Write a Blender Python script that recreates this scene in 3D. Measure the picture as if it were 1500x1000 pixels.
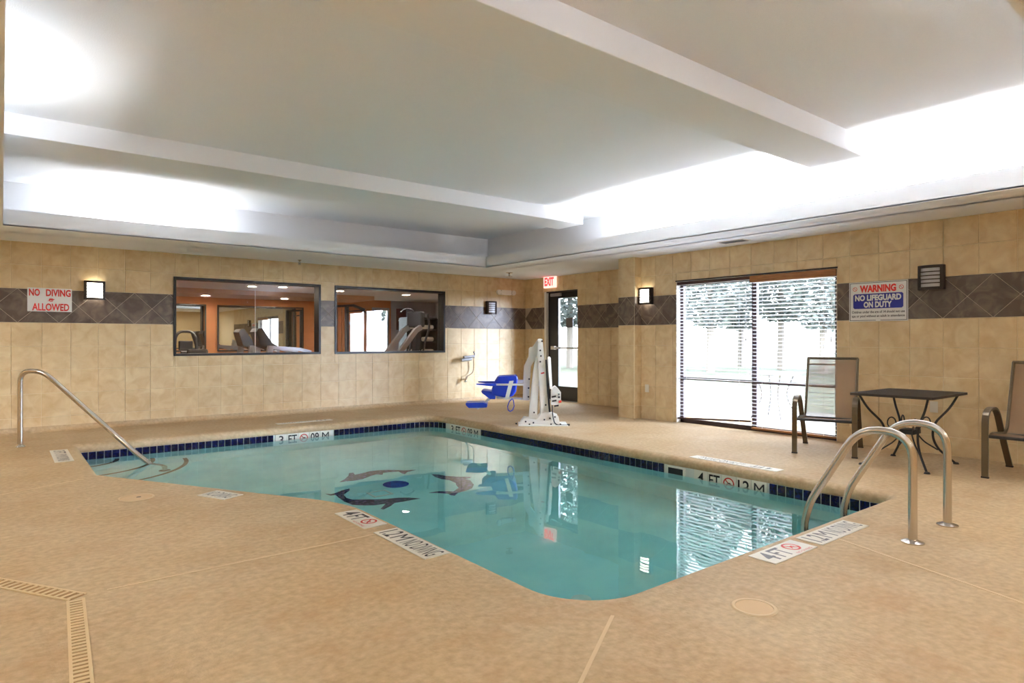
import bpy, bmesh, math, random
from mathutils import Vector, Matrix, geometry
random.seed(7)
for o in list(bpy.data.objects): bpy.data.objects.remove(o)
SC = bpy.context.scene
COL = SC.collection
PI = math.pi

# ------------------------------------------------------------------ camera
F_PX, YH, ANG, CAM_H = 940.0, 498.0, math.radians(51.5), 1.21
cam = bpy.data.cameras.new('camera')
cam.sensor_width = 36.0
cam.lens = F_PX / 1500.0 * 36.0
cam.shift_y = -(500.0 - YH) / 1500.0
cam.clip_start = 0.02
camo = bpy.data.objects.new('camera', cam)
COL.objects.link(camo)
camo.location = (0, 0, CAM_H)
camo.rotation_euler = (PI / 2, 0, ANG - PI / 2)
SC.camera = camo

# ------------------------------------------------------------------ world, exposure
W = bpy.data.worlds.new('sky'); SC.world = W; W.use_nodes = True
bg = W.node_tree.nodes['Background']
bg.inputs[0].default_value = (0.86, 0.93, 1.0, 1)
bg.inputs[1].default_value = 3.2
vs = SC.view_settings
vs.view_transform = 'Standard'; vs.look = 'None'; vs.gamma = 1.0; vs.use_curve_mapping = False
vs.exposure = 1.62
sun = bpy.data.lights.new('sun', 'SUN'); sun.energy = 13.0; sun.angle = math.radians(42); sun.color = (0.68, 0.77, 1.0)
suno = bpy.data.objects.new('sun', sun); COL.objects.link(suno)
suno.rotation_euler = Vector((-0.62, 0.74, -0.17)).to_track_quat('-Z', 'Y').to_euler()
TUBE = 165.0          # cove fluorescent tubes
FILL_CAN = 600.0           # unseen can lights added to fill the deck

# ------------------------------------------------------------------ materials
def lin(c):
    return tuple((v / 255 / 12.92 if v / 255 <= 0.04045 else ((v / 255 + 0.055) / 1.055) ** 2.4) for v in c)

MATS = {}
def mat(name, col, rough=0.6, metal=0.0, col2=None, scale=5.0, detail=4.0, lo=0.35, hi=0.65, bump=0.0, bscale=None,
        rand=0.0, emit=None, estr=0.0, spec=0.5, coat=0.0, distort=0.0, stretch=None):
    m = bpy.data.materials.new(name); m.use_nodes = True
    nt = m.node_tree; N = nt.nodes; L = nt.links
    p = N['Principled BSDF']
    p.inputs['Roughness'].default_value = rough
    p.inputs['Metallic'].default_value = metal
    p.inputs['Specular IOR Level'].default_value = spec
    p.inputs['Coat Weight'].default_value = coat
    c = (*lin(col), 1)
    p.inputs['Base Color'].default_value = c
    if col2 or bump:
        geo = N.new('ShaderNodeNewGeometry')
        vec = geo.outputs['Position']
        if stretch:
            mp = N.new('ShaderNodeMapping'); mp.inputs['Scale'].default_value = stretch
            L.new(vec, mp.inputs['Vector']); vec = mp.outputs[0]
    out = None
    if col2:
        nz = N.new('ShaderNodeTexNoise'); nz.inputs['Scale'].default_value = scale
        nz.inputs['Detail'].default_value = detail; nz.inputs['Distortion'].default_value = distort
        L.new(vec, nz.inputs['Vector'])
        r = N.new('ShaderNodeValToRGB')
        r.color_ramp.elements[0].position = lo; r.color_ramp.elements[1].position = hi
        r.color_ramp.elements[0].color = c; r.color_ramp.elements[1].color = (*lin(col2), 1)
        L.new(nz.outputs['Fac'], r.inputs['Fac']); out = r.outputs['Color']
    if rand:
        oi = N.new('ShaderNodeObjectInfo')
        mr = N.new('ShaderNodeMapRange'); mr.inputs[3].default_value = 1 - rand; mr.inputs[4].default_value = 1 + rand
        L.new(oi.outputs['Random'], mr.inputs[0])
        hs = N.new('ShaderNodeHueSaturation')
        if out: L.new(out, hs.inputs['Color'])
        else: hs.inputs['Color'].default_value = c
        L.new(mr.outputs[0], hs.inputs['Value']); out = hs.outputs[0]
    if out: L.new(out, p.inputs['Base Color'])
    if bump:
        nb = N.new('ShaderNodeTexNoise'); nb.inputs['Scale'].default_value = bscale or 60
        nb.inputs['Detail'].default_value = 3
        L.new(vec, nb.inputs['Vector'])
        b = N.new('ShaderNodeBump'); b.inputs['Strength'].default_value = bump; b.inputs['Distance'].default_value = 0.01
        L.new(nb.outputs['Fac'], b.inputs['Height']); L.new(b.outputs[0], p.inputs['Normal'])
    if emit:
        p.inputs['Emission Color'].default_value = (*lin(emit), 1)
        p.inputs['Emission Strength'].default_value = estr
    MATS[name] = m
    return m

def glass_mat(name, tint=(1, 1, 1), refl=1.0):
    m = bpy.data.materials.new(name); m.use_nodes = True
    nt = m.node_tree; N = nt.nodes; L = nt.links
    N.remove(N['Principled BSDF'])
    t = N.new('ShaderNodeBsdfTransparent'); t.inputs[0].default_value = (*tint, 1)
    g = N.new('ShaderNodeBsdfGlossy'); g.inputs['Roughness'].default_value = 0.0
    f = N.new('ShaderNodeFresnel'); f.inputs[0].default_value = 1.45
    mu = N.new('ShaderNodeMath'); mu.operation = 'MULTIPLY'; mu.inputs[1].default_value = refl
    ge = N.new('ShaderNodeNewGeometry'); fr = N.new('ShaderNodeMath'); fr.operation = 'SUBTRACT'; fr.inputs[0].default_value = 1.0
    L.new(ge.outputs['Backfacing'], fr.inputs[1])
    m2 = N.new('ShaderNodeMath'); m2.operation = 'MULTIPLY'
    L.new(f.outputs[0], m2.inputs[0]); L.new(fr.outputs[0], m2.inputs[1]); L.new(m2.outputs[0], mu.inputs[0])
    x = N.new('ShaderNodeMixShader')
    L.new(mu.outputs[0], x.inputs[0]); L.new(t.outputs[0], x.inputs[1]); L.new(g.outputs[0], x.inputs[2])
    L.new(x.outputs[0], N['Material Output'].inputs['Surface'])
    MATS[name] = m
    return m

def emis(name, col, s):
    m = bpy.data.materials.new(name); m.use_nodes = True
    N = m.node_tree.nodes; N.remove(N['Principled BSDF'])
    e = N.new('ShaderNodeEmission'); e.inputs[0].default_value = (*lin(col), 1); e.inputs[1].default_value = s
    m.node_tree.links.new(e.outputs[0], N['Material Output'].inputs['Surface'])
    MATS[name] = m
    return m

def deck_mat():
    m = mat('deck', (206, 184, 150), 0.62, col2=(195, 167, 126), scale=1.1, detail=8, lo=0.35, hi=0.7, bump=0.35, bscale=55, stretch=(1, 1, 1))
    nt = m.node_tree; N = nt.nodes; L = nt.links
    p = N['Principled BSDF']
    src = p.inputs['Base Color'].links[0].from_socket
    geo = N.new('ShaderNodeNewGeometry')
    n2 = N.new('ShaderNodeTexNoise'); n2.inputs['Scale'].default_value = 26; n2.inputs['Detail'].default_value = 6
    L.new(geo.outputs['Position'], n2.inputs['Vector'])
    r2 = N.new('ShaderNodeValToRGB')
    r2.color_ramp.elements[0].position = 0.3; r2.color_ramp.elements[1].position = 0.75
    r2.color_ramp.elements[0].color = (0.80, 0.76, 0.70, 1); r2.color_ramp.elements[1].color = (1.10, 1.09, 1.06, 1)
    L.new(n2.outputs['Fac'], r2.inputs['Fac'])
    mx = N.new('ShaderNodeMix'); mx.data_type = 'RGBA'; mx.blend_type = 'MULTIPLY'; mx.inputs[0].default_value = 1
    L.new(src, mx.inputs[6]); L.new(r2.outputs[0], mx.inputs[7])
    # rusty stains
    n3 = N.new('ShaderNodeTexNoise'); n3.inputs['Scale'].default_value = 2.6; n3.inputs['Detail'].default_value = 9
    n3.inputs['Roughness'].default_value = 0.7
    L.new(geo.outputs['Position'], n3.inputs['Vector'])
    r3 = N.new('ShaderNodeValToRGB')
    r3.color_ramp.elements[0].position = 0.50; r3.color_ramp.elements[1].position = 0.76
    r3.color_ramp.elements[0].color = (0, 0, 0, 1); r3.color_ramp.elements[1].color = (0.75, 0.75, 0.75, 1)
    L.new(n3.outputs['Fac'], r3.inputs['Fac'])
    m2 = N.new('ShaderNodeMix'); m2.data_type = 'RGBA'
    m2.inputs[7].default_value = (*lin((182, 142, 98)), 1)
    L.new(r3.outputs[0], m2.inputs[0]); L.new(mx.outputs[2], m2.inputs[6])
    L.new(m2.outputs[2], p.inputs['Base Color'])
    return m
deck_mat()
mat('beige_tile', (231, 210, 168), 0.42, col2=(211, 181, 132), scale=7, detail=6, lo=0.3, hi=0.72, rand=0.035, distort=0.6, bump=0.05, bscale=30)
mat('grout', (236, 220, 186), 0.9)
mat('slate_tile', (92, 78, 68), 0.4, col2=(136, 120, 106), scale=6, detail=8, lo=0.42, hi=0.75, rand=0.10, distort=1.2, bump=0.1, bscale=25)
mat('slate_grout', (196, 182, 164), 0.9)
mat('plain_wall', (214, 188, 144), 0.6)
mat('ceiling', (246, 248, 252), 0.9, bump=0.18, bscale=140)
mat('fascia', (244, 246, 250), 0.85, bump=0.05, bscale=90)
mat('plaster', (206, 247, 246), 0.7, col2=(178, 230, 233), scale=2.2, detail=7, lo=0.4, hi=0.8)
mat('step_edge', (84, 80, 62), 0.6)
mat('blue_tile', (8, 10, 44), 0.14, col2=(24, 34, 100), scale=40, detail=3, lo=0.45, hi=0.8, rand=0.35)
mat('pool_grout', (226, 228, 222), 0.8)
mat('marker_white', (236, 232, 220), 0.35)
mat('black_ink', (22, 20, 24), 0.5)
mat('grey_ink', (110, 108, 112), 0.5)
mat('red_ink', (206, 44, 36), 0.5)
mat('sign_white', (240, 240, 238), 0.4)
mat('sign_red', (226, 44, 36), 0.45)
mat('sign_blue', (26, 34, 150), 0.4)
mat('steel', (208, 202, 194), 0.24, metal=1.0)
mat('dolphin', (20, 18, 74), 0.35, col2=(112, 88, 140), scale=28, detail=1, lo=0.5, hi=0.62)
mat('medallion', (18, 30, 130), 0.35, col2=(40, 80, 190), scale=14, detail=2)
mat('bronze', (58, 48, 42), 0.45, metal=0.35)
mat('black_frame', (20, 19, 20), 0.4)
mat('dark_metal', (34, 32, 34), 0.5)
mat('chair_frame', (98, 84, 64), 0.38, metal=0.45)
mat('white_paint', (240, 238, 230), 0.32)
mat('seat_blue', (16, 58, 190), 0.38)
mat('rubber', (24, 24, 26), 0.6)
mat('white_plastic', (238, 236, 228), 0.4)
m = mat('blind_slat', (240, 240, 244), 0.5)
m.node_tree.nodes['Principled BSDF'].inputs['Transmission Weight'].default_value = 0.0
mat('wood_valance', (176, 118, 62), 0.4, col2=(140, 86, 40), scale=6, detail=5, stretch=(1, 1, 18))
mat('dark_wood', (70, 40, 32), 0.45)
mat('window_frame', (52, 34, 34), 0.5)
mat('lid', (214, 184, 142), 0.6)
mat('caulk', (220, 197, 160), 0.7)
mat('dirt', (168, 134, 92), 0.9)
mat('grate', (220, 196, 152), 0.6)
mat('mesh_top', (46, 38, 36), 0.5)
mat('lawn', (92, 100, 84), 0.95, col2=(112, 118, 100), scale=3, detail=8)
mat('patio', (132, 130, 126), 0.9)
mat('bark', (150, 142, 136), 0.95)
mat('leaf', (122, 130, 132), 0.8, col2=(156, 164, 162), scale=2, detail=5)
mat('fence', (170, 168, 172), 0.9)
mat('gym_orange', (208, 138, 88), 0.7)
mat('gym_bulkhead', (214, 176, 144), 0.8)
mat('gym_grey', (178, 180, 192), 0.8)
mat('gym_ceiling', (238, 234, 230), 0.9)
mat('gym_floor', (160, 152, 144), 0.9)
mat('silver', (176, 178, 184), 0.35, metal=0.6)
mat('machine_dark', (36, 38, 46), 0.45)
mat('upholstery', (30, 28, 30), 0.6)
mat('maroon', (74, 24, 34), 0.6)
mat('towel', (232, 226, 214), 0.9)
mat('screen', (16, 20, 26), 0.2)
mat('bottle_blue', (60, 150, 190), 0.25)
m = mat('mirror', (225, 228, 228), 0.0, metal=1.0)
glass_mat('pane', (0.97, 0.98, 0.98), 1.0)
glass_mat('gym_pane', (0.95, 0.96, 0.96), 1.6)
emis('tube', (250, 252, 255), TUBE)
emis('tube_mid', (250, 252, 255), TUBE * 0.7)
emis('tube_dim', (250, 252, 255), TUBE * 0.15)
emis('fill_can_lens', (255, 247, 236), FILL_CAN)
emis('gym_lens', (255, 240, 220), 210)
emis('sconce_on', (255, 246, 226), 3.5)
mat('sconce_off', (226, 226, 230), 0.4)
emis('exit_red', (255, 50, 50), 1.2)
mat('exit_face', (246, 222, 214), 0.4, emit=(255, 200, 190), estr=0.45)

def sling_mat():
    m = bpy.data.materials.new('sling'); m.use_nodes = True
    N = m.node_tree.nodes; L = m.node_tree.links
    p = N['Principled BSDF']; p.inputs['Base Color'].default_value = (*lin((142, 112, 86)), 1); p.inputs['Roughness'].default_value = 0.75
    t = N.new('ShaderNodeBsdfTransparent'); x = N.new('ShaderNodeMixShader'); x.inputs[0].default_value = 0.30
    L.new(p.outputs[0], x.inputs[1]); L.new(t.outputs[0], x.inputs[2])
    L.new(x.outputs[0], N['Material Output'].inputs['Surface'])
    MATS['sling'] = m
sling_mat()

def water_mat():
    m = bpy.data.materials.new('water'); m.use_nodes = True
    N = m.node_tree.nodes; L = m.node_tree.links
    N.remove(N['Principled BSDF'])
    g = N.new('ShaderNodeBsdfGlass'); g.inputs['Roughness'].default_value = 0.0; g.inputs['IOR'].default_value = 1.33
    geo = N.new('ShaderNodeNewGeometry')
    n = N.new('ShaderNodeTexNoise'); n.inputs['Scale'].default_value = 2.0; n.inputs['Detail'].default_value = 2
    L.new(geo.outputs['Position'], n.inputs['Vector'])
    b = N.new('ShaderNodeBump'); b.inputs['Strength'].default_value = 0.02; b.inputs['Distance'].default_value = 0.05
    L.new(n.outputs['Fac'], b.inputs['Height']); L.new(b.outputs[0], g.inputs['Normal'])
    v = N.new('ShaderNodeVolumeAbsorption'); v.inputs['Density'].default_value = 0.23
    v.inputs['Color'].default_value = (0.0, 0.93, 0.92, 1)
    o = N['Material Output']
    L.new(g.outputs[0], o.inputs['Surface']); L.new(v.outputs[0], o.inputs['Volume'])
    MATS['water'] = m
water_mat()

# ------------------------------------------------------------------ mesh helpers
class MB:
    def __init__(s): s.v = []; s.f = []
    def add(s, vs, fs):
        b = len(s.v); s.v += [tuple(v) for v in vs]; s.f += [tuple(b + i for i in f) for f in fs]; return s
    def box(s, x0, x1, y0, y1, z0, z1):
        vs = [(x, y, z) for z in (z0, z1) for y in (y0, y1) for x in (x0, x1)]
        return s.add(vs, [(0, 2, 3, 1), (4, 5, 7, 6), (0, 1, 5, 4), (2, 6, 7, 3), (0, 4, 6, 2), (1, 3, 7, 5)])
    def bbox(s, x0, x1, y0, y1, z0, z1, r=0.01):
        """box with chamfered edges"""
        bm = bmesh.new(); bmesh.ops.create_cube(bm, size=1)
        for v in bm.verts:
            v.co = Vector(((x0 + x1) / 2 + v.co.x * (x1 - x0), (y0 + y1) / 2 + v.co.y * (y1 - y0), (z0 + z1) / 2 + v.co.z * (z1 - z0)))
        bmesh.ops.bevel(bm, geom=bm.edges[:], offset=r, segments=2, profile=0.5, affect='EDGES')
        bm.verts.index_update()
        s.add([v.co[:] for v in bm.verts], [[v.index for v in f.verts] for f in bm.faces]); bm.free(); return s
    def prism(s, poly, fn0, fn1):
        """polygon (2-D) extruded between two maps"""
        n = len(poly); a = [fn0(*p) for p in poly]; b = [fn1(*p) for p in poly]
        tri = geometry.tessellate_polygon([[Vector((p[0], p[1], 0)) for p in poly]])
        fs = [tuple(t) for t in tri] + [tuple(n + i for i in reversed(t)) for t in tri]
        fs += [(i, (i + 1) % n, n + (i + 1) % n, n + i) for i in range(n)]
        return s.add(a + b, fs)
    def tube(s, path, r, seg=10, caps=True, flat=None):
        P = [Vector(p) for p in path]; n = len(P)
        T = [(P[min(i + 1, n - 1)] - P[max(i - 1, 0)]).normalized() for i in range(n)]
        up = Vector((0, 0, 1)) if abs(T[0].z) < 0.9 else Vector((1, 0, 0))
        nrm = (up - T[0] * up.dot(T[0])).normalized(); vs = []; fs = []
        for i in range(n):
            nrm = (nrm - T[i] * nrm.dot(T[i])).normalized(); bn = T[i].cross(nrm)
            ri = r[i] if isinstance(r, (list, tuple)) else r
            for k in range(seg):
                a = 2 * PI * k / seg
                vs.append(P[i] + (nrm * math.cos(a) + bn * math.sin(a)) * ri)
        for i in range(n - 1):
            for k in range(seg):
                fs.append((i * seg + k, i * seg + (k + 1) % seg, (i + 1) * seg + (k + 1) % seg, (i + 1) * seg + k))
        if caps: fs += [tuple(range(seg))[::-1], tuple((n - 1) * seg + k for k in range(seg))]
        return s.add(vs, fs)
    def bar(s, path, w, h, side):
        """flat bar swept along path; side = constant width direction"""
        P = [Vector(p) for p in path]; n = len(P); S = Vector(side).normalized(); vs = []; fs = []
        for i in range(n):
            t = (P[min(i + 1, n - 1)] - P[max(i - 1, 0)]).normalized(); u = t.cross(S).normalized()
            for a, b in ((-1, -1), (1, -1), (1, 1), (-1, 1)):
                vs.append(P[i] + S * a * w / 2 + u * b * h / 2)
        for i in range(n - 1):
            for k in range(4): fs.append((i * 4 + k, i * 4 + (k + 1) % 4, i * 4 + 4 + (k + 1) % 4, i * 4 + 4 + k))
        fs += [(3, 2, 1, 0), tuple((n - 1) * 4 + k for k in range(4))]
        return s.add(vs, fs)
    def lathe(s, prof, c=(0, 0, 0), seg=24, axis='z'):
        vs = []; fs = []; n = len(prof)
        for k in range(seg):
            a = 2 * PI * k / seg
            for r, h in prof:
                q = (r * math.cos(a), r * math.sin(a), h)
                if axis == 'x': q = (q[2], q[0], q[1])
                if axis == 'y': q = (q[0], q[2], q[1])
                vs.append((c[0] + q[0], c[1] + q[1], c[2] + q[2]))
        for k in range(seg):
            k2 = (k + 1) % seg
            for i in range(n - 1): fs.append((k * n + i, k2 * n + i, k2 * n + i + 1, k * n + i + 1))
        if prof[0][0] > 1e-6: fs.append(tuple(k * n for k in range(seg))[::-1])
        if prof[-1][0] > 1e-6: fs.append(tuple(k * n + n - 1 for k in range(seg)))
        return s.add(vs, fs)
    def mesh(s, name, smooth=False):
        me = bpy.data.meshes.new(name); me.from_pydata(s.v, [], s.f); me.update()
        bm = bmesh.new(); bm.from_mesh(me); bmesh.ops.remove_doubles(bm, verts=bm.verts, dist=1e-6)
        bmesh.ops.recalc_face_normals(bm, faces=bm.faces); bm.to_mesh(me); bm.free()
        if smooth:
            for p in me.polygons: p.use_smooth = True
            try: me.set_sharp_from_angle(angle=math.radians(40))
            except Exception: pass
        return me

def obj(name, mb, m, parent=None, smooth=False, loc=None, rz=None):
    me = mb if isinstance(mb, bpy.types.Mesh) else mb.mesh(name, smooth)
    o = bpy.data.objects.new(name, me); COL.objects.link(o)
    if m and not me.materials: me.materials.append(MATS[m])
    if parent: o.parent = parent
    if loc: o.location = loc
    if rz is not None: o.rotation_euler = (0, 0, rz)
    return o
def empty(name, loc=(0, 0, 0), rz=0.0):
    o = bpy.data.objects.new(name, None); COL.objects.link(o); o.location = loc; o.rotation_euler = (0, 0, rz)
    o.empty_display_size = 0.1
    return o
def tag(o, label, cat, group=None, kind=None):
    o['label'] = label; o['category'] = cat
    if group: o['group'] = group
    if kind: o['kind'] = kind
    return o
def struct(o, label=None, cat=None):
    o['kind'] = 'structure'
    if label: o['label'] = label
    if cat: o['category'] = cat
    return o
def copy_tree(o, parent=None):
    c = o.copy(); COL.objects.link(c); c.parent = parent
    for ch in list(o.children): copy_tree(ch, c)
    return c

TXT = {}
def text_mesh(s, h, bold=0.0, sx=1.0, depth=0.001):
    """flat lettering: mesh in the XY plane, centred, cap height h"""
    cu = bpy.data.curves.new('t', 'FONT'); cu.body = s; cu.size = 1.0; cu.offset = bold
    cu.align_x = 'CENTER'; cu.align_y = 'CENTER'; cu.resolution_u = 3
    o = bpy.data.objects.new('t', cu); COL.objects.link(o)
    dg = bpy.context.evaluated_depsgraph_get(); dg.update()
    me = bpy.data.meshes.new_from_object(o.evaluated_get(dg))
    bpy.data.objects.remove(o); bpy.data.curves.remove(cu)
    ys = [v.co.y for v in me.vertices]; xs = [v.co.x for v in me.vertices]
    k = h / 0.69; cx = (min(xs) + max(xs)) / 2; cy = (min(ys) + max(ys)) / 2
    for v in me.vertices: v.co = ((v.co.x - cx) * k * sx, (v.co.y - cy) * k, 0)
    return me
def text(parent, s, h, m, M, bold=0.0, width=None, name='lettering'):
    """M maps local XY plane to the parent's space; width = wanted text width"""
    me = text_mesh(s, h, bold)
    w = max(v.co.x for v in me.vertices) - min(v.co.x for v in me.vertices)
    if width:
        for v in me.vertices: v.co.x *= width / w
    me.transform(M); me.materials.clear(); me.materials.append(MATS[m])
    o = bpy.data.objects.new(name, me); COL.objects.link(o); o.parent = parent
    return o
def frameM(origin, ux, uy):
    ux = Vector(ux).normalized(); uy = Vector(uy).normalized(); uz = ux.cross(uy)
    M = Matrix((ux, uy, uz)).transposed().to_4x4(); M.translation = Vector(origin); return M
def flat(parent, poly, m, M, name):
    me = bpy.data.meshes.new(name)
    tri = geometry.tessellate_polygon([[Vector((x, y, 0)) for x, y in poly]])
    me.from_pydata([M @ Vector((x, y, 0)) for x, y in poly], [], [tuple(t) for t in tri]); me.materials.append(MATS[m])
    o = bpy.data.objects.new(name, me); COL.objects.link(o); o.parent = parent; return o
def ring(parent, r0, r1, m, M, name, slash=True, seg=28):
    vs = []; fs = []
    for k in range(seg):
        a = 2 * PI * k / seg
        vs += [(r0 * math.cos(a), r0 * math.sin(a), 0), (r1 * math.cos(a), r1 * math.sin(a), 0)]
    for k in range(seg):
        k2 = (k + 1) % seg; fs.append((2 * k, 2 * k + 1, 2 * k2 + 1, 2 * k2))
    if slash:
        b = len(vs); t = (r1 - r0) * 0.45; c = math.sqrt(.5)
        for a, s in ((-r0, -t), (r0, -t), (r0, t), (-r0, t)): vs.append(((a * c + s * c), (-a * c + s * c), 0))
        fs.append((b, b + 1, b + 2, b + 3))
    me = bpy.data.meshes.new(name); me.from_pydata([M @ Vector(v) for v in vs], [], fs); me.materials.append(MATS[m])
    o = bpy.data.objects.new(name, me); COL.objects.link(o); o.parent = parent; return o
def diver(parent, r, m, M):
    """small diving figure inside the no-diving ring: head, bent body, arms"""
    pts = [(-.45, -.35), (-.1, .12), (.2, .2), (.5, -.05), (.42, -.15), (.2, .03), (.02, -.02), (-.3, -.45)]
    return flat(parent, [(x * r, y * r) for x, y in pts], m, M, 'diver_figure')

# ------------------------------------------------------------------ dimensions
YB, XR, XD = 10.48, 7.777, 8.70          # back wall, right wall, door wall planes
SOF, CEI = 2.488, 3.08                    # soffit, tray ceiling
BAND0, BAND1 = 1.44, 1.88
XL, YN = -3.2, -2.6                       # walls behind the camera
TH = 0.18
PX, PY0, PY1 = 7.62, 6.555, 6.88          # pilaster
TX0, TX1, TY0, TY1 = 0.012, 6.66, 0.73, 9.10   # tray opening
WY0, WY1, WZ1 = 3.568, 5.886, 2.066       # right-hand window
WATER = -0.165
FLOORZ = lambda y: -1.07 - (8.9 - y) * 0.045

# ------------------------------------------------------------------ pool outline
def arc_corner(p0, p1, p2, r, n=8):
    p0, p1, p2 = Vector(p0), Vector(p1), Vector(p2)
    a = (p0 - p1).normalized(); b = (p2 - p1).normalized()
    th = a.angle(b); d = r / math.tan(th / 2)
    s = p1 + a * d; e = p1 + b * d
    c = p1 + (a + b).normalized() * (r / math.sin(th / 2))
    a0 = math.atan2(s.y - c.y, s.x - c.x); a1 = math.atan2(e.y - c.y, e.x - c.x)
    da = (a1 - a0 + PI) % (2 * PI) - PI
    return [(c.x + r * math.cos(a0 + da * i / n), c.y + r * math.sin(a0 + da * i / n)) for i in range(n + 1)]
CORN = [((0.68, 8.90), 0.03, 2), ((0.68, 6.87), 0.06, 3), ((2.04, 4.52), 1.1, 8), ((2.04, 2.06), 0.34, 8), ((5.46, 2.06), 0.12, 5), ((5.46, 8.90), 0.38, 8)]
POOL = []
for i, (p, r, n) in enumerate(CORN):
    POOL += arc_corner(CORN[i - 1][0], p, CORN[(i + 1) % 6][0], r, n)
def offset(poly, d):
    """positive d = outward for this counter-clockwise outline"""
    n = len(poly); out = []
    for i in range(n):
        a, b, c = Vector(poly[i - 1]), Vector(poly[i]), Vector(poly[(i + 1) % n])
        t1 = (b - a).normalized(); t2 = (c - b).normalized()
        n1 = Vector((t1.y, -t1.x)); n2 = Vector((t2.y, -t2.x)); m_ = (n1 + n2).normalized()
        out.append(tuple(b + m_ * (d / max(0.3, m_.dot(n1)))))
    return out
COPE = 0.13
# ------------------------------------------------------------------ floor (deck) with pool hole
def ringfill(outer, holes, z, flip=False):
    loops = [[Vector((x, y, 0)) for x, y in outer]] + [[Vector((x, y, 0)) for x, y in h] for h in holes]
    tri = geometry.tessellate_polygon(loops)
    vs = [(x, y, z) for l in [outer] + holes for x, y in l]
    return vs, [tuple(t) for t in tri]
mb = MB()
vs_, fs_ = ringfill([(XL, YN), (9.1, YN), (9.1, YB + .05), (XL, YB + .05)], [offset(POOL, COPE)], 0.0)
mb.add(vs_, fs_)
floor = struct(obj('floor', mb, 'deck'))
def sweep_ring(mb, prof, base):
    """prof: list of (outward offset, z)"""
    rings = [offset(base, d) for d, z in prof]; n = len(base); vs = []; fs = []
    for (d, z), rg in zip(prof, rings): vs += [(x, y, z) for x, y in rg]
    for j in range(len(prof) - 1):
        for i in range(n):
            i2 = (i + 1) % n; fs.append((j * n + i, j * n + i2, (j + 1) * n + i2, (j + 1) * n + i))
    return mb.add(vs, fs)
prof = [(COPE, 0.0), (0.06, 0.004), (0.03, -0.002), (0.008, -0.016), (-0.008, -0.04), (-0.008, -0.078), (0.0, -0.09), (0.03, -0.09)]
cop = struct(obj('trim_1', sweep_ring(MB(), prof, POOL), 'deck', smooth=True), 'rounded tan concrete coping around the pool edge', 'coping')
# deck joints, child strips of the floor
def strip(path, w, z, m, name, parent, h=0.002):
    mb = MB(); mb.bar([(x, y, z) for x, y in path], w, h, (path[1][1] - path[0][1], -(path[1][0] - path[0][0]), 0)); return obj(name, mb, m, parent)
for a, b in [((0.40, 3.655), (1.90, 3.66)), ((2.10, 1.93), (1.40, 1.50)), ((4.02, 1.93), (3.40, -0.05)), ((-1.2, 5.80), (0.56, 6.70)), ((1.40, 1.50), (0.9, 1.2))]:
    strip([a, b], 0.016, 0.0015, 'caulk', 'expansion_joint', floor)
# trench drain: two runs with grate bars
def drain(p0, p1, w, n):
    d = Vector((p1[0] - p0[0], p1[1] - p0[1])); L = d.length; t = d / L; s = Vector((-t.y, t.x))
    g = empty('trench_drain', (p0[0], p0[1], 0)); g.rotation_euler = (0, 0, math.atan2(t.y, t.x))
    obj('channel', MB().box(0, L, -w / 2, w / 2, 0.0005, 0.002), 'dirt', g)
    for sgn in (-1, 1): obj('edge_rail', MB().box(0, L, sgn * w / 2 - .006, sgn * w / 2 + .006, 0.0005, 0.006), 'grate', g)
    barm = MB().box(-.009, .009, -w / 2 + .005, w / 2 - .005, 0.001, 0.005).mesh('grate_bar')
    for i in range(n): obj('grate_bar', barm, 'grate', g, loc=((i + .5) * L / n, 0, 0))
    return g
tag(drain((0.27, 3.60), (0.16, 1.6), 0.06, 62), 'long straight floor drain grate at the lower left of the deck', 'drain')
tag(drain((-0.75, 5.26), (0.28, 3.63), 0.08, 45), 'short diagonal floor drain at the left edge of the deck', 'drain')

# ------------------------------------------------------------------ walls
def uv_wall(axis, plane, sgn):
    """map (u, z, depth towards room) to world. axis 'x': wall runs along x at y=plane, room on -y side"""
    if axis == 'x': return lambda u, z, d: (u, plane - d * sgn, z)
    return lambda u, z, d: (plane - d * sgn, u, z)
def cells(u0, u1, z0, z1, holes):
    """rectangle minus axis-aligned holes, as rectangles"""
    R = [(u0, u1, z0, z1)]
    for h in holes:
        out = []
        for a, b, c, d in R:
            h0, h1, h2, h3 = max(a, h[0]), min(b, h[1]), max(c, h[2]), min(d, h[3])
            if h0 >= h1 or h2 >= h3: out.append((a, b, c, d)); continue
            if a < h0: out.append((a, h0, c, d))
            if h1 < b: out.append((h1, b, c, d))
            if c < h2: out.append((h0, h1, c, h2))
            if h3 < d: out.append((h0, h1, h3, d))
        R = out
    return [r for r in R if r[1] - r[0] > 1e-4 and r[3] - r[2] > 1e-4]
def clip(poly, k, val, keep_less):
    out = []; n = len(poly)
    for i in range(n):
        a, b = poly[i - 1], poly[i]
        ia = (a[k] <= val) == keep_less or a[k] == val; ib = (b[k] <= val) == keep_less or b[k] == val
        if ia != ib:
            t = (val - a[k]) / (b[k] - a[k]); out.append((a[0] + (b[0] - a[0]) * t, a[1] + (b[1] - a[1]) * t))
        if ib: out.append(b)
    return out
TP, TV, TG, TT = 0.3165, 0.311, 0.0050, 0.006
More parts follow.
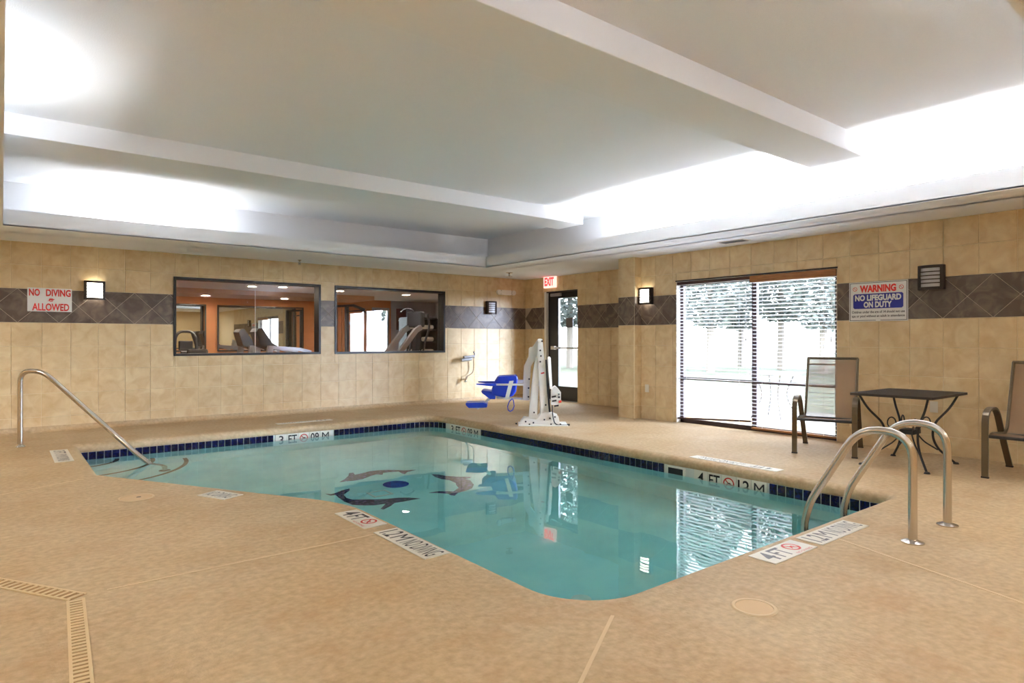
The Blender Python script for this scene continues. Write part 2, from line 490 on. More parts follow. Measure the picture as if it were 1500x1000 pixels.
def inset_poly(poly, g):
    n = len(poly); out = []
    ar = sum(poly[i - 1][0] * poly[i][1] - poly[i][0] * poly[i - 1][1] for i in range(n))
    sg = 1 if ar > 0 else -1
    for i in range(n):
        a, b, c = Vector(poly[i - 1]), Vector(poly[i]), Vector(poly[(i + 1) % n])
        if (b - a).length < 1e-5 or (c - b).length < 1e-5: continue
        t1 = (b - a).normalized(); t2 = (c - b).normalized()
        n1 = Vector((-t1.y, t1.x)) * sg; n2 = Vector((-t2.y, t2.x)) * sg
        m_ = n1 + n2
        if m_.length < 1e-4: continue
        m_.normalize(); out.append(tuple(b + m_ * (g / max(.25, m_.dot(n1)))))
    return out
FULL = {}
def add_tile(parent, W_, poly, m, key=None, name='tile'):
    q = inset_poly(poly, TG / 2)
    if len(q) < 3: return
    u0 = sum(p[0] for p in q) / len(q); z0 = sum(p[1] for p in q) / len(q)
    loc = W_(u0, z0, 0)
    me = FULL.get(key) if key else None
    if me is None:
        q2 = inset_poly(q, 0.0025)
        if len(q2) != len(q): q2 = q
        n = len(q)
        o = Vector(W_(u0, z0, 0))
        vs = [Vector(W_(u, z, 0)) - o for u, z in q] + [Vector(W_(u, z, TT - .0025)) - o for u, z in q] + [Vector(W_(u, z, TT)) - o for u, z in q2]
        fs = [tuple(range(2 * n, 3 * n))]
        for j in (0, 1): fs += [(j * n + i, j * n + (i + 1) % n, (j + 1) * n + (i + 1) % n, (j + 1) * n + i) for i in range(n)]
        me = MB().add(vs, fs).mesh(name)
        if key: FULL[key] = me
    obj(name, me, m, parent, loc=loc)
def tile_wall(parent, W_, wid, u0, u1, holes, uoff, doff):
    # plain rows
    rows = []
    z = BAND0
    while z > 0.02: rows.append((max(0.0, z - TV), z)); z -= TV
    rows += [(BAND1, BAND1 + TV), (BAND1 + TV, SOF)]
    k0 = math.floor((u0 - uoff) / TP); k1 = math.ceil((u1 - uoff) / TP)
    for (a, b) in rows:
        for k in range(k0, k1):
            c0, c1 = max(u0, uoff + k * TP), min(u1, uoff + (k + 1) * TP)
            if c1 - c0 < 0.012: continue
            R = cells(c0, c1, a, b, holes)
            for r in R:
                if r[1] - r[0] < 0.012 or r[3] - r[2] < 0.012: continue
                full = abs(r[1] - r[0] - TP) < 1e-5 and abs(r[3] - r[2] - TV) < 1e-5
                add_tile(parent, W_, [(r[0], r[2]), (r[1], r[2]), (r[1], r[3]), (r[0], r[3])], 'beige_tile', (wid, 'full') if full else None)
    # diamond band
    hgt = BAND1 - BAND0; mid = (BAND0 + BAND1) / 2; hd = hgt / 2
    segs = [(c[0], c[1]) for c in cells(u0, u1, mid - .01, mid + .01, holes)]
    for s0, s1 in segs:
        k0 = math.floor((s0 - doff) / hgt) - 1; k1 = math.ceil((s1 - doff) / hgt) + 1
        for k in range(k0, k1):
            c = doff + k * hgt
            shapes = [('d', [(c - hd, mid), (c, BAND0), (c + hd, mid), (c, BAND1)]),
                      ('t', [(c, BAND1), (c + hd, mid), (c + 2 * hd, BAND1)]),
                      ('b', [(c, BAND0), (c + 2 * hd, BAND0), (c + hd, mid)])]
            for nm, poly in shapes:
                q = clip(clip(poly, 0, s0, False), 0, s1, True)
                if len(q) < 3: continue
                ar = abs(sum(q[i - 1][0] * q[i][1] - q[i][0] * q[i - 1][1] for i in range(len(q)))) / 2
                if ar < 0.0012: continue
                full = all(s0 - 1e-6 <= p[0] <= s1 + 1e-6 for p in poly)
                add_tile(parent, W_, poly if full else q, 'slate_tile', (wid, nm) if full else None, 'band_tile')
def wall_mesh(W_, rects, d0, d1):
    mb = MB()
    for a, b, c, d in rects:
        P = [W_(u, z, dd) for dd in (d0, d1) for z in (c, d) for u in (a, b)]
        mb.add(P, [(0, 2, 3, 1), (4, 5, 7, 6), (0, 1, 5, 4), (2, 6, 7, 3), (0, 4, 6, 2), (1, 3, 7, 5)])
    return mb
def band_back(parent, W_, u0, u1, holes):
    """recessed light grout bed behind the diamond band"""
    mb = MB()
    for a, b, c, d in cells(u0, u1, BAND0, BAND1, holes):
        mb.add([W_(a, c, .002), W_(b, c, .002), W_(b, d, .002), W_(a, d, .002)], [(0, 1, 2, 3)])
    obj('band_grout', mb, 'slate_grout', parent)

# back wall with the two gym windows
GW = [(1.977, 4.21, 0.975, 2.145), (4.457, 6.682, 0.973, 2.145)]
WB = uv_wall('x', YB, 1)
wall_back = struct(obj('wall_back', wall_mesh(WB, cells(XL, XD, 0, CEI + .2, GW), -TH, 0), 'grout'))
band_back(wall_back, WB, -1.2, XD, GW)
tile_wall(wall_back, WB, 'B', -1.172, XD, GW, 0.094, 0.16)
# right wall
WR = uv_wall('y', XR, 1)
HR = [(WY0, WY1, 0, WZ1)]
wall_right = struct(obj('wall_right', wall_mesh(WR, cells(YN, PY1, 0, CEI + .2, HR), -TH, 0), 'grout'))
band_back(wall_right, WR, 0.3, PY0, HR)
tile_wall(wall_right, WR, 'R', 0.3, PY0, HR, 0.25, 2.03)
# pilaster (front face and near side)
pil = struct(obj('wall_pilaster', MB().box(PX, XD + TH, PY0 + .0, PY1, 0, SOF), 'grout'))
WP = uv_wall('y', PX, 1)
band_back(pil, WP, PY0, PY1, [])
tile_wall(pil, WP, 'P', PY0, PY1, [], PY0 + .005, PY0 + .16)
WS = uv_wall('x', PY0, 1)
band_back(pil, WS, PX, XR, [])
tile_wall(pil, WS, 'S', PX, XR, [], PX, PX + .3)
# door wall
DY0, DY1, DZ1 = 8.905, 9.80, 2.19
WD = uv_wall('y', XD, 1)
HD = [(DY0, DY1 + .06, 0, DZ1)]
wall_door = struct(obj('wall_door', wall_mesh(WD, cells(PY1, YB + TH, 0, CEI + .2, HD), -TH, 0), 'grout'))
band_back(wall_door, WD, PY1, YB, HD)
tile_wall(wall_door, WD, 'D', PY1, YB, HD, 0.12, 0.14)
# unseen sides
struct(obj('wall_left', MB().box(XL - TH, XL, YN, YB, 0, CEI + .2), 'plain_wall'))
struct(obj('wall_near', MB().box(XL - TH, XR + TH, YN - TH, YN, 0, CEI + .2), 'plain_wall'))
# cove base along the back wall
mb = MB(); pr = [(0, 0.075)] + [(0.085 * (1 - math.cos(a)), 0.075 * (1 - math.sin(a))) for a in [PI / 2 * i / 6 for i in range(1, 6)]] + [(0.11, 0.001), (0.0, 0.0)]
mb.prism(pr, lambda d, z: (XL, YB - .008 - d, z), lambda d, z: (XD, YB - .008 - d, z))
struct(obj('baseboard_back', mb, 'deck', smooth=True))

# ------------------------------------------------------------------ ceiling: soffit ring, fascia lip, cove pocket, tray, beams
UX0, UX1, UY0, UY1 = -0.45, 7.08, 0.30, 9.62     # upper (pocket) walls
sof = MB()
for a, b, c, d in cells(XL - .1, XD + .1, YN - .1, YB + .1, [(TX0, TX1, TY0, TY1)]):
    sof.box(a, b, c, d, SOF, SOF + 0.012)
struct(obj('ceiling_soffit', sof, 'ceiling'))
fas = MB(); FT = 0.03; FZ = 2.668
fas.box(TX0 - FT, TX1 + FT, TY1, TY1 + FT, SOF - .004, FZ); fas.box(TX0 - FT, TX1 + FT, TY0 - FT, TY0, SOF - .004, FZ)
fas.box(TX1, TX1 + FT, TY0, TY1, SOF - .004, FZ); fas.box(TX0 - FT, TX0, TY0, TY1, SOF - .004, FZ)
struct(obj('trim_2', fas, 'fascia'), 'white fascia lip around the recessed tray ceiling', 'fascia')
up = MB()
up.box(UX0 - .05, UX0, UY0, UY1, SOF, CEI); up.box(UX1, UX1 + .05, UY0, UY1, SOF, CEI)
up.box(UX0 - .05, UX1 + .05, UY0 - .05, UY0, SOF, CEI); up.box(UX0 - .05, UX1 + .05, UY1, UY1 + .05, SOF, CEI)
struct(obj('wall_cove', up, 'fascia'))
struct(obj('ceiling', MB().box(UX0 - .1, UX1 + .1, UY0 - .1, UY1 + .1, CEI, CEI + .05), 'ceiling'))
for (a, b), lb in (((2.61, 3.12), 'white ceiling beam nearest the camera, across the tray'), ((6.69, 7.22), 'white ceiling beam farther back, across the tray')):
    o = obj('ceiling_beam', MB().bbox(-0.40, TX1 - .01, a, b, 2.90, CEI + .02, 0.006), 'fascia')
    struct(o, lb, 'beam')
# fluorescent tubes lying in the cove pocket
def tube_fixture(p0, p1, label, lamp='tube'):
    p0 = Vector(p0); p1 = Vector(p1)
    e = empty('fluorescent_strip', p0)
    d = p1 - p0; e.rotation_euler = (0, 0, math.atan2(d.y, d.x)); L = d.length
    obj('channel', MB().box(0, L, -.04, .04, -.028, -.006), 'white_plastic', e)
    obj('tube', MB().tube([(0.02, 0, .016), (L - .02, 0, .016)], 0.016, 8), lamp, e)
    for x in (0.01, L - .01): obj('lamp_holder', MB().box(x - .008, x + .008, -.012, .012, -.006, .036), 'white_plastic', e)
    tag(e, label, 'light', 'fluorescent strips hidden in the cove')
z = SOF + .06
for y0, y1 in ((0.85, 2.05), (2.15, 3.35), (3.45, 4.65), (4.75, 5.95)):
    tube_fixture((6.88, y0, z), (6.88, y1, z), 'fluorescent tube strip in the right-hand ceiling cove')
tube_fixture((1.0, 9.34, z), (1.9, 9.34, z), 'fluorescent tube strip in the back ceiling cove', 'tube_mid')
tube_fixture((-0.22, 4.9, z), (-0.22, 6.1, z), 'fluorescent tube strip in the left-hand ceiling cove', 'tube_dim')
for x0 in (0.6, 2.0):  # unseen near-cove strips, added for more ambient light on the ceiling
    tube_fixture((x0, 0.50, z), (x0 + 1.2, 0.50, z), 'unseen fluorescent tube strip added in the ceiling cove behind the camera', 'tube_dim')
# unseen can lights added in the soffit behind the camera to brighten the deck
def can(x, y, label, zz=SOF, lens='fill_can_lens', group='added fill can lights in the soffit'):
    e = empty('recessed_can_light', (x, y, zz))  # shared by the gym lights and the added soffit fill cans
    obj('trim_ring', MB().lathe([(0.075, 0), (0.10, 0), (0.10, -.006), (0.08, -.01), (0.075, -.004)], seg=20), 'white_plastic', e, True)
    obj('lens', MB().lathe([(0.0, -.004), (0.075, -.004)], seg=20), lens, e)
    tag(e, label, 'light', group); return e
for x, y in ((-1.6, 0.2), (-1.6, 3.0), (-1.6, 5.8), (-1.6, 8.6), (1.4, -1.0), (4.0, -1.0), (6.4, -1.0)):
    can(x, y, 'added fill can light in the soffit behind the camera')

# ------------------------------------------------------------------ pool shell
pool = tag(empty('swimming_pool', (3.0, 5.5, 0)), 'indoor swimming pool basin with aqua plaster and dark blue waterline tiles', 'pool')
def P(name, mb, m, smooth=False, parent=None):
    """part in world coordinates under the pool"""
    o = obj(name, mb, m, parent or pool, smooth)
    o.matrix_parent_inverse = Matrix.Translation((-3.0, -5.5, 0)) if parent is None else Matrix.Identity(4)
    return o
n = len(POOL)
mb = MB()
vs = [(x, y, -0.09) for x, y in offset(POOL, .006)] + [(x, y, FLOORZ(y)) for x, y in offset(POOL, .006)]
mb.add(vs, [(i, (i + 1) % n, n + (i + 1) % n, n + i) for i in range(n)])
tri = geometry.tessellate_polygon([[Vector((x, y, 0)) for x, y in POOL]])
mb.add([(x, y, FLOORZ(y)) for x, y in offset(POOL, .006)], [tuple(t) for t in tri])
P('basin', mb, 'plaster')
# grout bed of the waterline band
mb = MB(); base = offset(POOL, .004)
mb.add([(x, y, -0.088) for x, y in base] + [(x, y, -0.246) for x, y in base], [(i, (i + 1) % n, n + (i + 1) % n, n + i) for i in range(n)])
P('tile_grout', mb, 'pool_grout')
# waterline tiles
def path_points(poly, step):
    pts = []; tot = 0
    segs = []
    for i in range(len(poly)):
        a, b = Vector(poly[i]), Vector(poly[(i + 1) % len(poly)]); segs.append((a, b, (b - a).length))
    tot = sum(s[2] for s in segs); N_ = round(tot / step); st = tot / N_
    acc = 0; k = 0; out = []
    for a, b, l in segs:
        while (k + .5) * st <= acc + l + 1e-9 and k < N_:
            t = ((k + .5) * st - acc) / l; out.append((a + (b - a) * t, (b - a).normalized())); k += 1
        acc += l
    return out, st
pp, st = path_points(POOL, 0.0785)
tw = st - 0.0095
tm = MB().box(-tw / 2, tw / 2, -.006, .004, -.0365, .0365).mesh('waterline_tile')
MARK = []   # (center, half-length) of marker runs, tiles left out there
def marker_run(cx, cy, ux, uy, L): MARK.append((Vector((cx, cy)), L / 2, Vector((ux, uy))))
marker_run(3.33, 8.90, 1, 0, 0.80); marker_run(5.46, 3.52, 0, -1, 0.82); marker_run(5.44, 8.05, 0, -1, 0.86)
SKIM = (Vector((5.46, 4.13)), 0.13, Vector((0, -1)))
low = MB()
for p, t in pp:
    if any(abs((p - c).dot(u)) < h + .02 and abs((p - c).dot(Vector((-u.y, u.x)))) < .2 for c, h, u in MARK + [SKIM]): continue
    ang = math.atan2(t.y, t.x)
    seen = p.y > 8.4 or p.x > 5.2
    q = obj('waterline_tile', tm, 'blue_tile', pool, loc=(p.x - 3.0, p.y - 5.5, -.1285), rz=ang)
    if not seen: pass
    R_ = Matrix.Rotation(ang, 3, 'Z')
    for v in [(-tw / 2, -.006), (tw / 2, -.006), (tw / 2, .004), (-tw / 2, .004)]:
        pass
    vs8 = [tuple(R_ @ Vector((x, y, zz)) + Vector((p.x, p.y, 0))) for zz in (-.244, -.171) for x, y in [(-tw / 2, -.006), (tw / 2, -.006), (tw / 2, .004), (-tw / 2, .004)]]
    low.add(vs8, [(0, 3, 2, 1), (4, 5, 6, 7), (0, 1, 5, 4), (1, 2, 6, 5), (2, 3, 7, 6), (3, 0, 4, 7)])
lo_ = P('waterline_tile_lower_row', low, 'blue_tile'); lo_['kind'] = 'stuff'
# depth markers on the waterline: five white tiles with characters
def marker(c, ux, words, label):
    """c = world centre at z, ux = reading direction"""
    ux = Vector((*ux, 0)); nin = Vector((0, 0, 1)).cross(ux) * -1   # towards the pool
    nin = ux.cross(Vector((0, 0, 1)))
    for i, w in enumerate(words):
        o = (i - 2) * 0.158
        ctr = Vector(c) + ux * o
        mb = MB(); h = .076
        a = [ctr + ux * sx * h + Vector((0, 0, sz * h)) + nin * d for d in (-.003, .006) for sx, sz in ((-1, -1), (1, -1), (1, 1), (-1, 1))]
        mb.add(a, [(3, 2, 1, 0), (4, 5, 6, 7), (0, 1, 5, 4), (1, 2, 6, 5), (2, 3, 7, 6), (3, 0, 4, 7)])
        t = P('marker_tile', mb, 'marker_white')
        M = frameM(ctr + nin * .0075, ux, (0, 0, 1))
        if w == 'o':
            M2 = frameM(ctr + nin * .0075 + Vector((0, 0, -.002)), ux, (0, 0, 1))
            a_ = ring(t, .048, .06, 'red_ink', M2, 'no_diving_symbol'); b_ = diver(t, .06, 'black_ink', frameM(ctr + nin * .008, ux, (0, 0, 1)))
        else:
            text(t, w, 0.112, 'black_ink', M, 0.0 if w == 'M' else 0.012, width=0.12 if len(w) > 1 else None)
marker((3.33, 8.90, -.166), (1, 0), ['3', 'FT', 'o', '09', 'M'], '')
marker((5.46, 3.52, -.166), (0, -1), ['4', 'FT', 'o', '12', 'M'], '')
marker((5.46, 8.02, -.166), (0, -1), ['3', 'FT', 'o', '09', 'M'], '')
# skimmer mouth
sk = P('skimmer_opening', MB().box(5.44, 5.47, 4.02, 4.24, -.215, -.10), 'white_plastic')
P('skimmer_throat', MB().box(5.436, 5.445, 4.04, 4.22, -.205, -.112), 'black_ink')
# corner steps: concentric quarter rounds in the back-left corner
cx, cy = 0.674, 8.906
for r, zt in ((0.45, -.36), (0.82, -.57), (1.18, -.78)):
    pl = [(cx, cy)] + [(cx + r * math.cos(a), cy + r * math.sin(a)) for a in [-PI / 2 * i / 20 for i in range(21)]]
    s_ = P('step', MB().prism(pl, lambda x, y: (x, y, zt), lambda x, y: (x, y, -1.2)), 'plaster')
    mb = MB(); vs = []; fs = []
    for i in range(25):
        a = -PI / 2 * i / 24
        for rr in (r - .075, r - .025): vs.append((cx + rr * math.cos(a), cy + rr * math.sin(a), zt + .003))
    fs = [(2 * i, 2 * i + 1, 2 * i + 3, 2 * i + 2) for i in range(24)]
    P('step_nosing', mb.add(vs, fs), 'step_edge')
# mosaic inlay on the pool floor
D1 = [(2.99, 6.89), (3.11, 7.0), (3.19, 7.1), (3.25, 7.21), (3.3, 7.2), (3.27, 7.1), (3.38, 7.12), (3.5, 7.16), (3.61, 7.14), (3.71, 7.09), (3.8, 7.01), (3.85, 6.95), (3.98, 6.9), (3.85, 6.87), (3.77, 6.8), (3.76, 6.85), (3.77, 6.95), (3.67, 6.99), (3.59, 7.0), (3.54, 6.92), (3.49, 6.98), (3.4, 6.95), (3.26, 6.87), (3.16, 6.86), (3.07, 6.89)]
D2 = [(4.02, 6.6), (4.07, 6.56), (4.12, 6.43), (4.2, 6.32), (4.33, 6.21), (4.29, 6.19), (4.23, 6.2), (4.23, 6.09), (4.16, 5.92), (4.07, 5.82), (3.95, 5.78), (3.84, 5.76), (3.76, 5.7), (3.73, 5.73), (3.74, 5.8), (3.67, 5.87), (3.59, 5.94), (3.69, 5.94), (3.77, 5.88), (3.83, 5.83), (3.95, 5.91), (3.99, 6.02), (4.04, 6.11), (4.05, 6.25), (4.0, 6.34), (3.99, 6.47)]
D3 = [(2.68, 6.54), (2.72, 6.49), (2.79, 6.51), (2.87, 6.56), (2.97, 6.58), (2.94, 6.51), (2.82, 6.4), (2.8, 6.28), (2.82, 6.19), (2.91, 6.13), (3.02, 6.06), (3.11, 6.01), (3.24, 5.97), (3.33, 5.91), (3.41, 5.82), (3.3, 5.83), (3.22, 5.83), (3.12, 5.84), (3.05, 5.78), (2.94, 5.72), (2.92, 5.75), (2.98, 5.81), (3.04, 5.87), (2.93, 5.89), (2.83, 5.95), (2.75, 6.03), (2.73, 6.18), (2.74, 6.34), (2.75, 6.44), (2.7, 6.45)]
for d in (D1, D2, D3):
    P('dolphin_mosaic', MB().prism(d, lambda x, y: (x, y, FLOORZ(y) + .006), lambda x, y: (x, y, FLOORZ(y) - .004)), 'dolphin')
ci = [(3.465 + .145 * math.cos(2 * PI * i / 24), 6.45 + .145 * math.sin(2 * PI * i / 24)) for i in range(24)]
P('medallion_mosaic', MB().prism(ci, lambda x, y: (x, y, FLOORZ(y) + .006), lambda x, y: (x, y, FLOORZ(y) - .004)), 'medallion')
mb = MB()
for a in ((3.04, 3.06, 6.12, 6.32), (3.24, 3.26, 6.12, 6.32), (3.04, 3.26, 6.12, 6.14), (3.04, 3.26, 6.30, 6.32)): mb.box(a[0], a[1], a[2], a[3], FLOORZ(6.2) - .02, FLOORZ(6.2) + .02)
P('main_drain_frame', mb, 'white_plastic')
P('floor_return_cap', MB().lathe([(0, .015), (.06, .012), (.075, 0), (.075, -.02)], (3.2, 3.24, FLOORZ(3.24))), 'white_plastic', True)
# water body
wo = offset(POOL, .05)
mb = MB()
vs = [(x, y, WATER) for x, y in wo] + [(x, y, -1.6) for x, y in wo]
tri = geometry.tessellate_polygon([[Vector((x, y, 0)) for x, y in wo]])
mb.add(vs, [tuple(t) for t in tri] + [tuple(n + i for i in reversed(t)) for t in tri] + [(i, (i + 1) % n, n + (i + 1) % n, n + i) for i in range(n)])
tag(obj('pool_water', mb, 'water'), 'clear still turquoise water filling the pool', 'water', kind='stuff')

# ------------------------------------------------------------------ deck plates and lids
def plate(name, origin, ux, uy, w, h, items, label, m='marker_white'):
    """origin = lower-left corner; ux reading direction; items = list of (kind, text, cx, width, height)"""
    e = tag(empty(name, (origin[0], origin[1], 0)), label, 'sign', 'depth plates set in the deck')
    ux = Vector((*ux, 0)).normalized(); uy = Vector((*uy, 0)).normalized()
    q = [(0, 0), (w, 0), (w, h), (0, h)]
    mb = MB(); mb.prism(q, lambda a, b: tuple(ux * a + uy * b + Vector((0, 0, .0005))), lambda a, b: tuple(ux * a + uy * b + Vector((0, 0, .006))))
    obj('plate', mb, m, e)
    for k, s, cx_, cy_, tw_, th_, mm in items:
        M = frameM(ux * cx_ + uy * cy_ + Vector((0, 0, .0068)), ux, uy)
        if k == 'o':
            ring(e, th_ * .38, th_ * .5, 'red_ink', M, 'no_diving_symbol')
            diver(e, th_ * .5, 'red_ink', frameM(ux * cx_ + uy * cy_ + Vector((0, 0, .0072)), ux, uy))
        else: text(e, s, th_, mm, M, 0.0 if len(s) > 4 or s == 'M' else 0.015, width=tw_)
    return e
def pair(o1, o2, ux, uy, l1, l2, ink):
    plate('depth_plate', o1, ux, uy, .46, .165, [('t', '4', .075, .085, .075, .12, ink), ('t', 'FT', .195, .085, .11, .12, ink), ('o', '', .335, .095, .1, .11, ink), ('t', 'NO DIVING', .34, .018, .16, .018, 'red_ink')], l1)
    plate('depth_plate', o2, ux, uy, .625, .165, [('t', '1.2', .085, .085, .105, .125, ink), ('t', 'M', .21, .085, .09, .125, ink), ('t', 'NO DIVING', .445, .085, .31, .125, ink)], l2)
pair((1.815, 4.265), (1.825, 3.69), (0, -1), (1, 0), 'white depth plate reading 4 FT on the left deck edge', 'white depth plate reading 1.2 M NO DIVING on the left deck edge', 'black_ink')
pair((3.265, 1.82), (3.785, 1.82), (1, 0), (0, 1), 'white depth plate reading 4 FT on the near deck edge', 'white depth plate reading 1.2 M NO DIVING beside the ladder', 'grey_ink')
plate('depth_plate', (1.19, 5.43), (.42, -.91), (.91, .42), .30, .18, [('t', 'NO DIVING', .15, .09, .26, .12, 'grey_ink')], 'small white NO DIVING plate on the diagonal deck edge')
plate('depth_plate', (0.41, 8.62), (0, -1), (1, 0), .86, .16, [('t', '3 FT', .18, .08, .22, .1, 'grey_ink'), ('t', '0.9 M NO DIVING', .58, .08, .46, .1, 'grey_ink')], 'worn white depth plate beside the handrail corner')
plate('depth_plate', (5.70, 3.10), (0, 1), (-1, 0), .95, .14, [('t', '4 FT', .18, .07, .2, .09, 'grey_ink'), ('t', '1.2 M NO DIVING', .62, .07, .5, .09, 'grey_ink')], 'long white depth plate on the right deck edge before the window')
plate('depth_plate', (3.92, 9.40), (-1, 0), (0, -1), .82, .12, [('t', '3 FT', .16, .06, .18, .08, 'grey_ink'), ('t', '0.9 M NO DIVING', .52, .06, .44, .08, 'grey_ink')], 'faint depth plate on the far deck below the gym windows')
def lid(x, y, r, label):
    e = tag(empty('skimmer_lid', (x, y, 0)), label, 'lid')
    obj('rim', MB().lathe([(r - .012, .001), (r - .012, .005), (r, .006), (r + .006, .001)], seg=36), 'caulk', e, True)
    obj('cover', MB().lathe([(0, .004), (r - .014, .004), (r - .012, .001)], seg=36), 'lid', e, True)
    return e
l = lid(0.81, 5.65, .12, 'round tan skimmer lid on the left deck')
obj('finger_hole', MB().box(.0, .03, -.008, .008, .004, .0055), 'black_ink', l)
lid(2.665, 1.59, .095, 'round skimmer lid outlined on the near right deck')

# ------------------------------------------------------------------ handrail and ladder
def smooth_path(pts, r, n=6):
    P_ = [Vector(p) for p in pts]; out = [P_[0]]
    for i in range(1, len(P_) - 1):
        a = (P_[i - 1] - P_[i]); b = (P_[i + 1] - P_[i]); rr = r[i] if isinstance(r, dict) and i in r else (r if not isinstance(r, dict) else .05)
        d = min(rr, a.length * .49, b.length * .49)
        s = P_[i] + a.normalized() * d; e = P_[i] + b.normalized() * d
        for k in range(n + 1):
            t = k / n; out.append(s * (1 - t) ** 2 + P_[i] * 2 * t * (1 - t) + e * t * t)
    out.append(P_[-1]); return out
hr = tag(empty('handrail', (0.165, 9.18, 0)), 'bent stainless handrail at the pool steps on the left', 'handrail')
dx, dy = 1.26, -1.16
def hp(t, zz): return (dx * t, dy * t, zz)
obj('rail', MB().tube(smooth_path([hp(0, 0), hp(0, .86), hp(.16, .86), hp(.80, -.05), hp(1.0, -.30), hp(1.0, -.56)], {1: .17, 2: .16, 3: .05, 4: .08}, 8), .027, 14), 'steel', hr, True)
fl_ = MB().lathe([(.0235, .03), (.03, .028), (.05, .01), (.055, .001), (.0235, .001)], seg=20).mesh('flange', True)
obj('flange', fl_, 'steel', hr)
obj('foot_flange', MB().lathe([(.024, .02), (.06, .012), (.06, 0)], hp(1.0, -.57)), 'steel', hr, True)
ld = tag(empty('pool_ladder', (4.26, 1.51, 0)), 'stainless pool ladder with two arched grab rails at the near right', 'ladder')
rp = smooth_path([(0, 0, 0), (0, 0, .64), (0, .30, .66), (0, .62, .13), (0, .66, -.02), (0, .66, -.9)], {1: .17, 2: .17, 3: .08, 4: .05}, 8)
rp[0] = Vector((0, 0, 0))
for x in (0, .575):
    r_ = obj('rail', MB().tube(rp, .0245, 14), 'steel', ld, True, loc=(x, 0, 0))
    obj('flange', MB().lathe([(.0245, .022), (.05, .012), (.062, .008), (.062, .001), (.0245, .001)], seg=24), 'steel', ld, True, loc=(x, 0, 0))
for zz in (-.32, -.58, -.84):
    obj('tread', MB().bbox(.0, .575, .62, .72, zz - .015, zz + .015, .006), 'white_plastic', ld)

# ------------------------------------------------------------------ right-hand window, blinds
win = struct(empty('window_1', (XR, (WY0 + WY1) / 2, 0)), 'large two-bay window with dark frame behind blinds on the right wall', 'window')
def WP_(name, mb, m):
    o = obj(name, mb, m, win); o.matrix_parent_inverse = Matrix.Translation((-XR, -(WY0 + WY1) / 2, 0)); return o
FX0, FX1 = XR + .085, XR + .135
for nm, a in (('frame_jamb', (WY0, WY0 + .06, .0, WZ1)), ('frame_jamb', (WY1 - .06, WY1, 0, WZ1)), ('frame_head', (WY0, WY1, WZ1 - .06, WZ1)), ('frame_sill', (WY0, WY1, 0, .06)),
              ('mullion', (4.655, 4.725, .06, WZ1 - .06)), ('transom', (WY0 + .06, 4.655, .63, .67)), ('transom', (4.725, WY1 - .06, .63, .67))):
    WP_(nm, MB().box(FX0, FX1, *a), 'window_frame')
for y0, y1 in ((WY0 + .06, 4.655), (4.725, WY1 - .06)):
    for z0, z1 in ((.06, .63), (.67, WZ1 - .06)): WP_('pane', MB().box(FX0 + .022, FX0 + .028, y0, y1, z0, z1), 'pane')
WP_('reveal', MB().box(XR, XR + .14, WY1 - .004, WY1 + .002, 0, WZ1).box(XR, XR + .14, WY0 - .002, WY0 + .004, 0, WZ1).box(XR, XR + .14, WY0, WY1, WZ1 - .004, WZ1 + .002), 'white_paint')
def blind(y0, y1, zb, label, vm, vdepth, tilt_end=0.0, vh=.06):
    e = tag(empty('venetian_blind', (XR + .035, (y0 + y1) / 2, 0)), label, 'blind')
    w = y1 - y0; N_ = 40; zt = WZ1 - .07
    obj('valance', MB().bbox(-.03 - vdepth, .0, -w / 2 - .004, w / 2 + .004, WZ1 - .006 - vh, WZ1 - .006, .004), vm, e)
    obj('headrail', MB().box(-.02, .03, -w / 2, w / 2, WZ1 - .05, WZ1 - .008), 'blind_slat', e)
    # curved slat
    mb = MB(); sec = [(-.024, -.002), (-.012, .0015), (0, .003), (.012, .0015), (.024, -.002)]
    tl = math.radians(-7)
    rot = lambda x, z_: (x * math.cos(tl) - z_ * math.sin(tl), x * math.sin(tl) + z_ * math.cos(tl))
    sec = [rot(*s) for s in sec]
    pr = sec + [(x, z_ - .0025) for x, z_ in reversed(sec)]
    mb.prism(pr, lambda x, z_: (x, -w / 2 + .004, z_), lambda x, z_: (x, w / 2 - .004, z_))
    sm = mb.mesh('slat')
    for i in range(N_):
        t = (i + .5) / N_; zz = zt + (zb + .03 - zt) * t
        o = obj('slat', sm, 'blind_slat', e, loc=(0, 0, zz))
        if tilt_end and i > N_ - 8: o.rotation_euler = (tilt_end * (i - N_ + 8) / 7, 0, 0); o.location.z -= 0
    br = obj('bottom_rail', MB().bbox(-.025, .025, -w / 2, w / 2, -.012, .012, .004), vm, e, loc=(0, 0, zb + .012))
    if tilt_end: br.rotation_euler = (tilt_end, 0, 0)
    for yy in (-w * .36, w * .36):
        obj('ladder_cord', MB().box(-.0262, -.0252, yy - .0015, yy + .0015, zb + .02, zt), 'blind_slat', e)
    obj('pull_cord', MB().tube([(-.034, -w / 2 + .06, zt), (-.034, -w / 2 + .06, zt - .75)], .0022, 6), 'blind_slat', e)
    obj('cord_tassel', MB().lathe([(.003, .03), (.007, .0), (.007, -.03), (.003, -.034)], (-.034, -w / 2 + .06, zt - .77), 10), 'dark_wood', e, True)
    return e
blind(4.70, WY1 - .006, .085, 'left white venetian blind with crooked raised bottom rail', 'dark_wood', .0, -0.055, .045)
blind(WY0 + .006, 4.69, .03, 'right white venetian blind under a brown wooden valance', 'wood_valance', .03, 0, .085)
WP_('head_trim', MB().box(XR - .012, XR + .05, WY0 - .012, WY1 + .012, WZ1, WZ1 + .018), 'black_frame')

